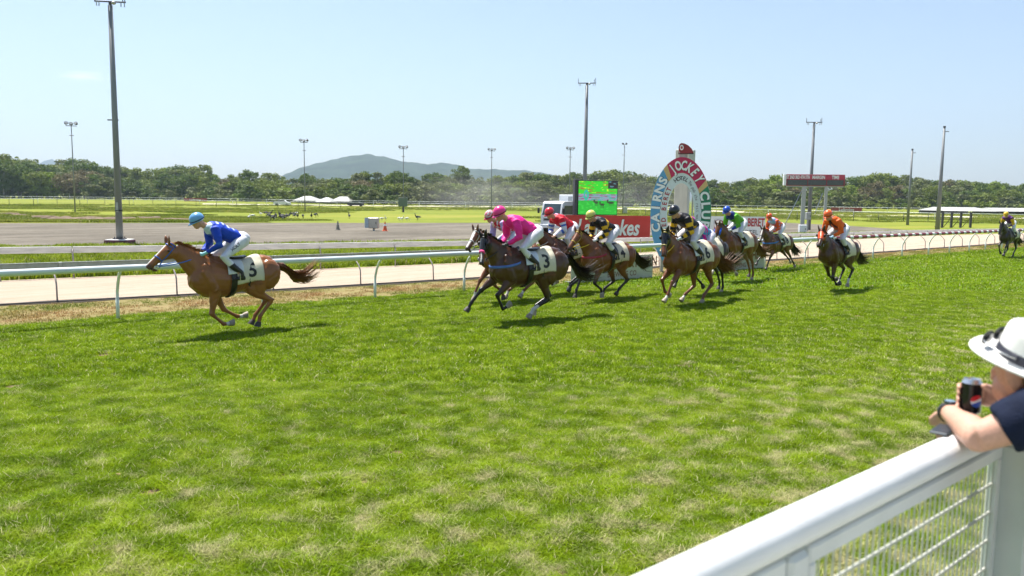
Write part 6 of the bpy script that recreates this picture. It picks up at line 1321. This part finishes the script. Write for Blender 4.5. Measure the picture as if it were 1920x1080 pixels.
# polo shirt
s = MB(); s.rings([(L3(nb_ + up3 * .03), fd * .078, lf * .085), (L3(nb_ - up3 * .015), fd * .11, lf * .17), (L3(nb_ - up3 * .08), fd * .125, lf * .215), (L3(nb_.lerp(pel, .4)), fd * .155, lf * .22), (L3(nb_.lerp(pel, .75)), fd * .17, lf * .205), (L3(pel - up3 * .06), fd * .165, lf * .205)], 20)
sl_e = shl.lerp(elb, .60); s.tube([L3(shl - (elb - shl).normalized() * .03), L3(shl + up3 * .005), L3(shl.lerp(sl_e, .5)), L3(sl_e)], [.085, .092, .084, .078], 16)
sr_e = rsh.lerp(relb, .62); s.tube([L3(rsh - (relb - rsh).normalized() * .03), L3(rsh), L3(sr_e)], [.085, .09, .078], 16)
sm = remesh(s, .009, 4, .5, 'shirt'); P = co_of(sm).astype(float); nr = np.empty(len(P) * 3, np.float32); sm.vertices.foreach_get('normal', nr); nz = np.array([mnoise.noise(Vector((p[0] * 9, p[1] * 9, p[2] * 12))) + .5 * mnoise.noise(Vector(p) * 24) for p in P]); set_co(sm, P + nr.reshape(-1, 3) * (nz * .008)[:, None])
link('shirt', sm, man, mat('navy_cotton', (.008, .013, .034), .85, var=.12, scale=20, bump=.3, bscale=150, spec=.2))
part('collar', MB().rings([(L3(nb_ + up3 * z), fd * a, lf * c) for z, a, c in ((.0, .098, .11), (.035, .086, .09), (.06, .084, .086), (.035, .094, .102))], 20, False), MATS['navy_cotton'], man, True)
tr_ = MB()
for sy in (1, -1):
    hp_ = pel + lf * sy * .09; kn_ = hp_ + fd * .06 - up3 * .43; an_ = kn_ - up3 * .38 - fd * .03; tr_.tube([L3(hp_ + up3 * .03), L3(hp_.lerp(kn_, .5)), L3(kn_), L3(an_)], [.125, .11, .09, .075], 14)
    sh_ = MB(); sh_.rings([(L3(an_ - fd * .05 - up3 * .02), up3 * .05, lf * .036), (L3(an_ + fd * .05 - up3 * .035), up3 * .04, lf * .045), (L3(an_ + fd * .16 - up3 * .05), up3 * .022, lf * .038)], 12); part('shoe', sh_, M_leather, man, True)
part('trousers', tr_, mat('trousers_stone', (.30, .27, .22), .8, var=.1), man, True)
# hat
hup_ = (up3 - fd * .30 + lf * .13).normalized(); hf = (fd - hup_ * fd.dot(hup_)).normalized(); hl = hup_.cross(hf); hb0 = Hc + up3 * .038 - fd * .008
M_hat = mat('white_straw', (.76, .75, .71), .75, var=.05, scale=40, bump=.25, bscale=260)
def hatring(r_f, r_s, z, pinch=0.0, n=40):
    out = []
    for k in range(n):
        t = 2 * math.pi * k / n; out.append(L3(hb0 + hf * (r_f * math.cos(t)) + hl * (r_s * math.sin(t)) + hup_ * (z + pinch * (math.sin(t) ** 2) - (.0 if z else 0))))
    return out
rows = [hatring(.186, .168, -.008, .020), hatring(.190, .172, -.004, .022), hatring(.186, .168, .000, .022), hatring(.150, .132, -.008, .010), hatring(.115, .098, -.004, .002), hatring(.108, .091, .006), hatring(.106, .089, .045), hatring(.103, .085, .085), hatring(.099, .079, .104), hatring(.090, .068, .113, -.006), hatring(.060, .036, .104, -.012), hatring(.02, .01, .094, 0)]
vs = [p for r_ in rows for p in r_]; n = 40; fs = [(i * n + k, i * n + (k + 1) % n, (i + 1) * n + (k + 1) % n, (i + 1) * n + k) for i in range(len(rows) - 1) for k in range(n)] + [tuple(range((len(rows) - 1) * n, len(rows) * n))]
hme = MB().add(vs, fs).mesh('hat'); fixnormals(hme); ho = link('hat', hme, man, M_hat); s3 = ho.modifiers.new('t', 'SOLIDIFY'); s3.thickness = .0035; s3.offset = 0; s4 = ho.modifiers.new('s', 'SUBSURF'); s4.levels = 1; s4.render_levels = 1
rows = [hatring(.1105, .0935, .006), hatring(.112, .095, .008), hatring(.1095, .0925, .038), hatring(.107, .090, .040)]
vs = [p for r_ in rows for p in r_]; bme = MB().add(vs, [(i * n + k, i * n + (k + 1) % n, (i + 1) * n + (k + 1) % n, (i + 1) * n + k) for i in range(3) for k in range(n)]).mesh('hat_band'); fixnormals(bme); link('hat_band', bme, ho, mat('band_black', (.018, .020, .035), .6, var=.15, scale=60, bump=.3, bscale=100))
bw_ = MB(); c_ = hb0 + hl * .094 + hup_ * .024 + hf * .02; bw_.box(L3(c_), (.035, .012, .028), Matrix((hf, hl, hup_)).transposed(), .004); part('band_knot', bw_, MATS['band_black'], ho)
# sunglasses pushed up on the front of the hat
g = MB(); gc = hb0 + hf * .138 + hup_ * .028
sg = thing('sunglasses', 'dark sunglasses resting on the front brim of the white hat', 'sunglasses', tuple(gc)); G0 = -gc
for sy in (1, -1):
    lc = gc + hl * sy * .034; part('lens', MB().rings([(lc + hf * e_ + G0, hl * .028 * k_, hup_ * .020 * k_) for e_, k_ in ((-.004, .9), (0, 1), (.004, .9))], 16), mat('dark_lens', (.01, .012, .012), .05, var=0), sg, True)
    part('rim', MB().tube([lc + G0 + hl * (.029 * math.cos(t)) + hup_ * (.021 * math.sin(t)) for t in np.linspace(0, 6.283, 17)], .003, 6), M_blk, sg, True)
    part('temple', MB().tube([gc + G0 + hl * sy * .064, gc + G0 + hl * sy * .078 - hf * .02, gc + G0 + hl * sy * .100 - hf * .08, gc + G0 + hl * sy * .098 - hf * .13], .0025, 6), mat('silver_frame', (.6, .6, .6), .25, .9, var=0), sg, True)
part('bridge', MB().tube([gc + G0 - hl * .008 + hup_ * .004, gc + G0 + hf * .003 + hup_ * .008, gc + G0 + hl * .008 + hup_ * .004], .0025, 6), M_blk, sg, True)
# watch
wt = MB(); wd = (elb - wri).normalized(); wa_ = up3.cross(wd).normalized(); wb_ = wd.cross(wa_); wc_ = wri + wd * .022
wo = thing('wristwatch', 'dark wristwatch on the left wrist of the man in the white hat', 'watch', tuple(wc_))
part('strap', MB().rings([(wd * e_, wa_ * (.034 + k_), wb_ * (.034 + k_)) for e_, k_ in ((-.010, 0), (-.009, .003), (.009, .003), (.010, 0))], 24, False), M_blk, wo, True)
wcase = wb_ * .031 - wa_ * .0
part('case', MB().tube([wcase * 1.0, wcase * 1.0 + wb_ * .010], .019, 20), mat('watch_case', (.10, .12, .15), .25, .6, var=0), wo, True, 40); part('face', MB().tube([wcase + wb_ * .0102, wcase + wb_ * .0112], .016, 20), mat('watch_face', (.16, .24, .32), .4, var=0), wo)
# phone under the hand
ph = gp(1768, 806, 1.858); po = thing('phone', 'dark blue-grey phone held on the top of the white rail', 'phone', tuple(ph)); po.rotation_euler = (0, 0, TH + .12)
part('case', MB().box((0, 0, 0), (.12, .055, .009), None, .003), mat('phone_case', (.05, .07, .09), .4), po); part('screen', MB().box((0, 0, .0052), (.112, .048, .001)), mat('phone_glass', (.02, .024, .03), .45, var=0), po)
# drink can
cn = thing('drink_can', 'black drink can with a red, white and blue round emblem', 'can', tuple(can_c))
cp_ = [(-.060, .025), (-.057, .028), (-.052, .033), (.046, .033), (.055, .0275), (.060, .0265), (.060, .0245), (.0565, .0235)]
part('body', MB().rings([((0, 0, z), Vector((r_, 0, 0)), Vector((0, r_, 0))) for z, r_ in cp_[:4]], 32), mat('can_black', (.012, .012, .014), .25, .3, var=.03), cn, True, 40)
part('lid', MB().rings([((0, 0, z), Vector((r_, 0, 0)), Vector((0, r_, 0))) for z, r_ in cp_[3:]], 32), mat('can_metal', (.66, .66, .68), .25, .9, var=.03), cn, True, 30)
part('ring_pull', MB().rings([((.006, 0, .0575), Vector((.010, 0, 0)), Vector((0, .007, 0))), ((.006, 0, .059), Vector((.010, 0, 0)), Vector((0, .007, 0)))], 12), M_bit, cn)
ea = math.atan2(-can_c.y, -can_c.x) + .6
def emb(nm, y0f, y1f, col_):
    vs = []; n_ = 14
    for i in range(n_ + 1):
        x = -1 + 2 * i / n_; w = math.sqrt(max(0, 1 - x * x)); lo = max(-w, min(w, y0f(x))); hi = max(-w, min(w, y1f(x)))
        for y in (lo, hi): a = ea + x * .021 / .033; vs.append((.0334 * math.cos(a), .0334 * math.sin(a), y * .021 - .012))
    link(nm, MB().add(vs, [(2 * i, 2 * i + 2, 2 * i + 3, 2 * i + 1) for i in range(n_)]).mesh(nm, False), cn, col_)
emb('emblem_red', lambda x: .22 + .28 * math.sin(x * 2), lambda x: 1, mat('can_red', (.60, .02, .03), .3)); emb('emblem_white', lambda x: -.22 + .22 * math.sin(x * 2 + .3), lambda x: .22 + .28 * math.sin(x * 2), S_w); emb('emblem_blue', lambda x: -1, lambda x: -.22 + .22 * math.sin(x * 2 + .3), mat('can_blue', (.03, .10, .45), .3))
# ------------------------------------------------------------------ drifting dust in front of the trees
def dust(px, py, dist, size, dens, lab):
    m = bpy.data.materials.new('dust_air'); m.use_nodes = True; n = m.node_tree.nodes; l = m.node_tree.links; n.remove(n['Principled BSDF'])
    v = n.new('ShaderNodeVolumePrincipled'); v.inputs['Color'].default_value = (.9, .88, .84, 1); tc = n.new('ShaderNodeTexCoord')
    ln = n.new('ShaderNodeVectorMath'); ln.operation = 'LENGTH'; l.new(tc.outputs['Object'], ln.inputs[0]); nz = n.new('ShaderNodeTexNoise'); nz.inputs['Scale'].default_value = 2.2; nz.inputs['Detail'].default_value = 3; l.new(tc.outputs['Object'], nz.inputs['Vector'])
    a = n.new('ShaderNodeMapRange'); a.inputs[1].default_value = 1.0; a.inputs[2].default_value = .1; a.inputs[3].default_value = 0; a.inputs[4].default_value = 1; l.new(ln.outputs['Value'], a.inputs[0])
    b = n.new('ShaderNodeMapRange'); b.inputs[1].default_value = .38; b.inputs[2].default_value = .7; b.inputs[3].default_value = .1; b.inputs[4].default_value = dens; l.new(nz.outputs[0], b.inputs[0]); b.inputs[3].default_value = dens * .15
    c = n.new('ShaderNodeMath'); c.operation = 'MULTIPLY'; l.new(a.outputs[0], c.inputs[0]); l.new(b.outputs[0], c.inputs[1]); l.new(c.outputs[0], v.inputs['Density']); l.new(v.outputs[0], n['Material Output'].inputs['Volume'])
    o = part('dust_cloud', MB().ball((0, 0, 0), 1.0, 20, 12), m, None, True); o.location = at(px, py, dist); o.scale = size; tag(o, lab, 'dust', kind='stuff')
dust(895, 362, 215, (20, 12, 7), .042, 'faint dust drifting in front of the trees left of the screen truck')
dust(1165, 368, 215, (26, 12, 7), .02, 'faint dust drifting in front of the trees left of the winning post')
dust(1030, 376, 225, (45, 12, 4), .02, 'low thin dust along the far rail')
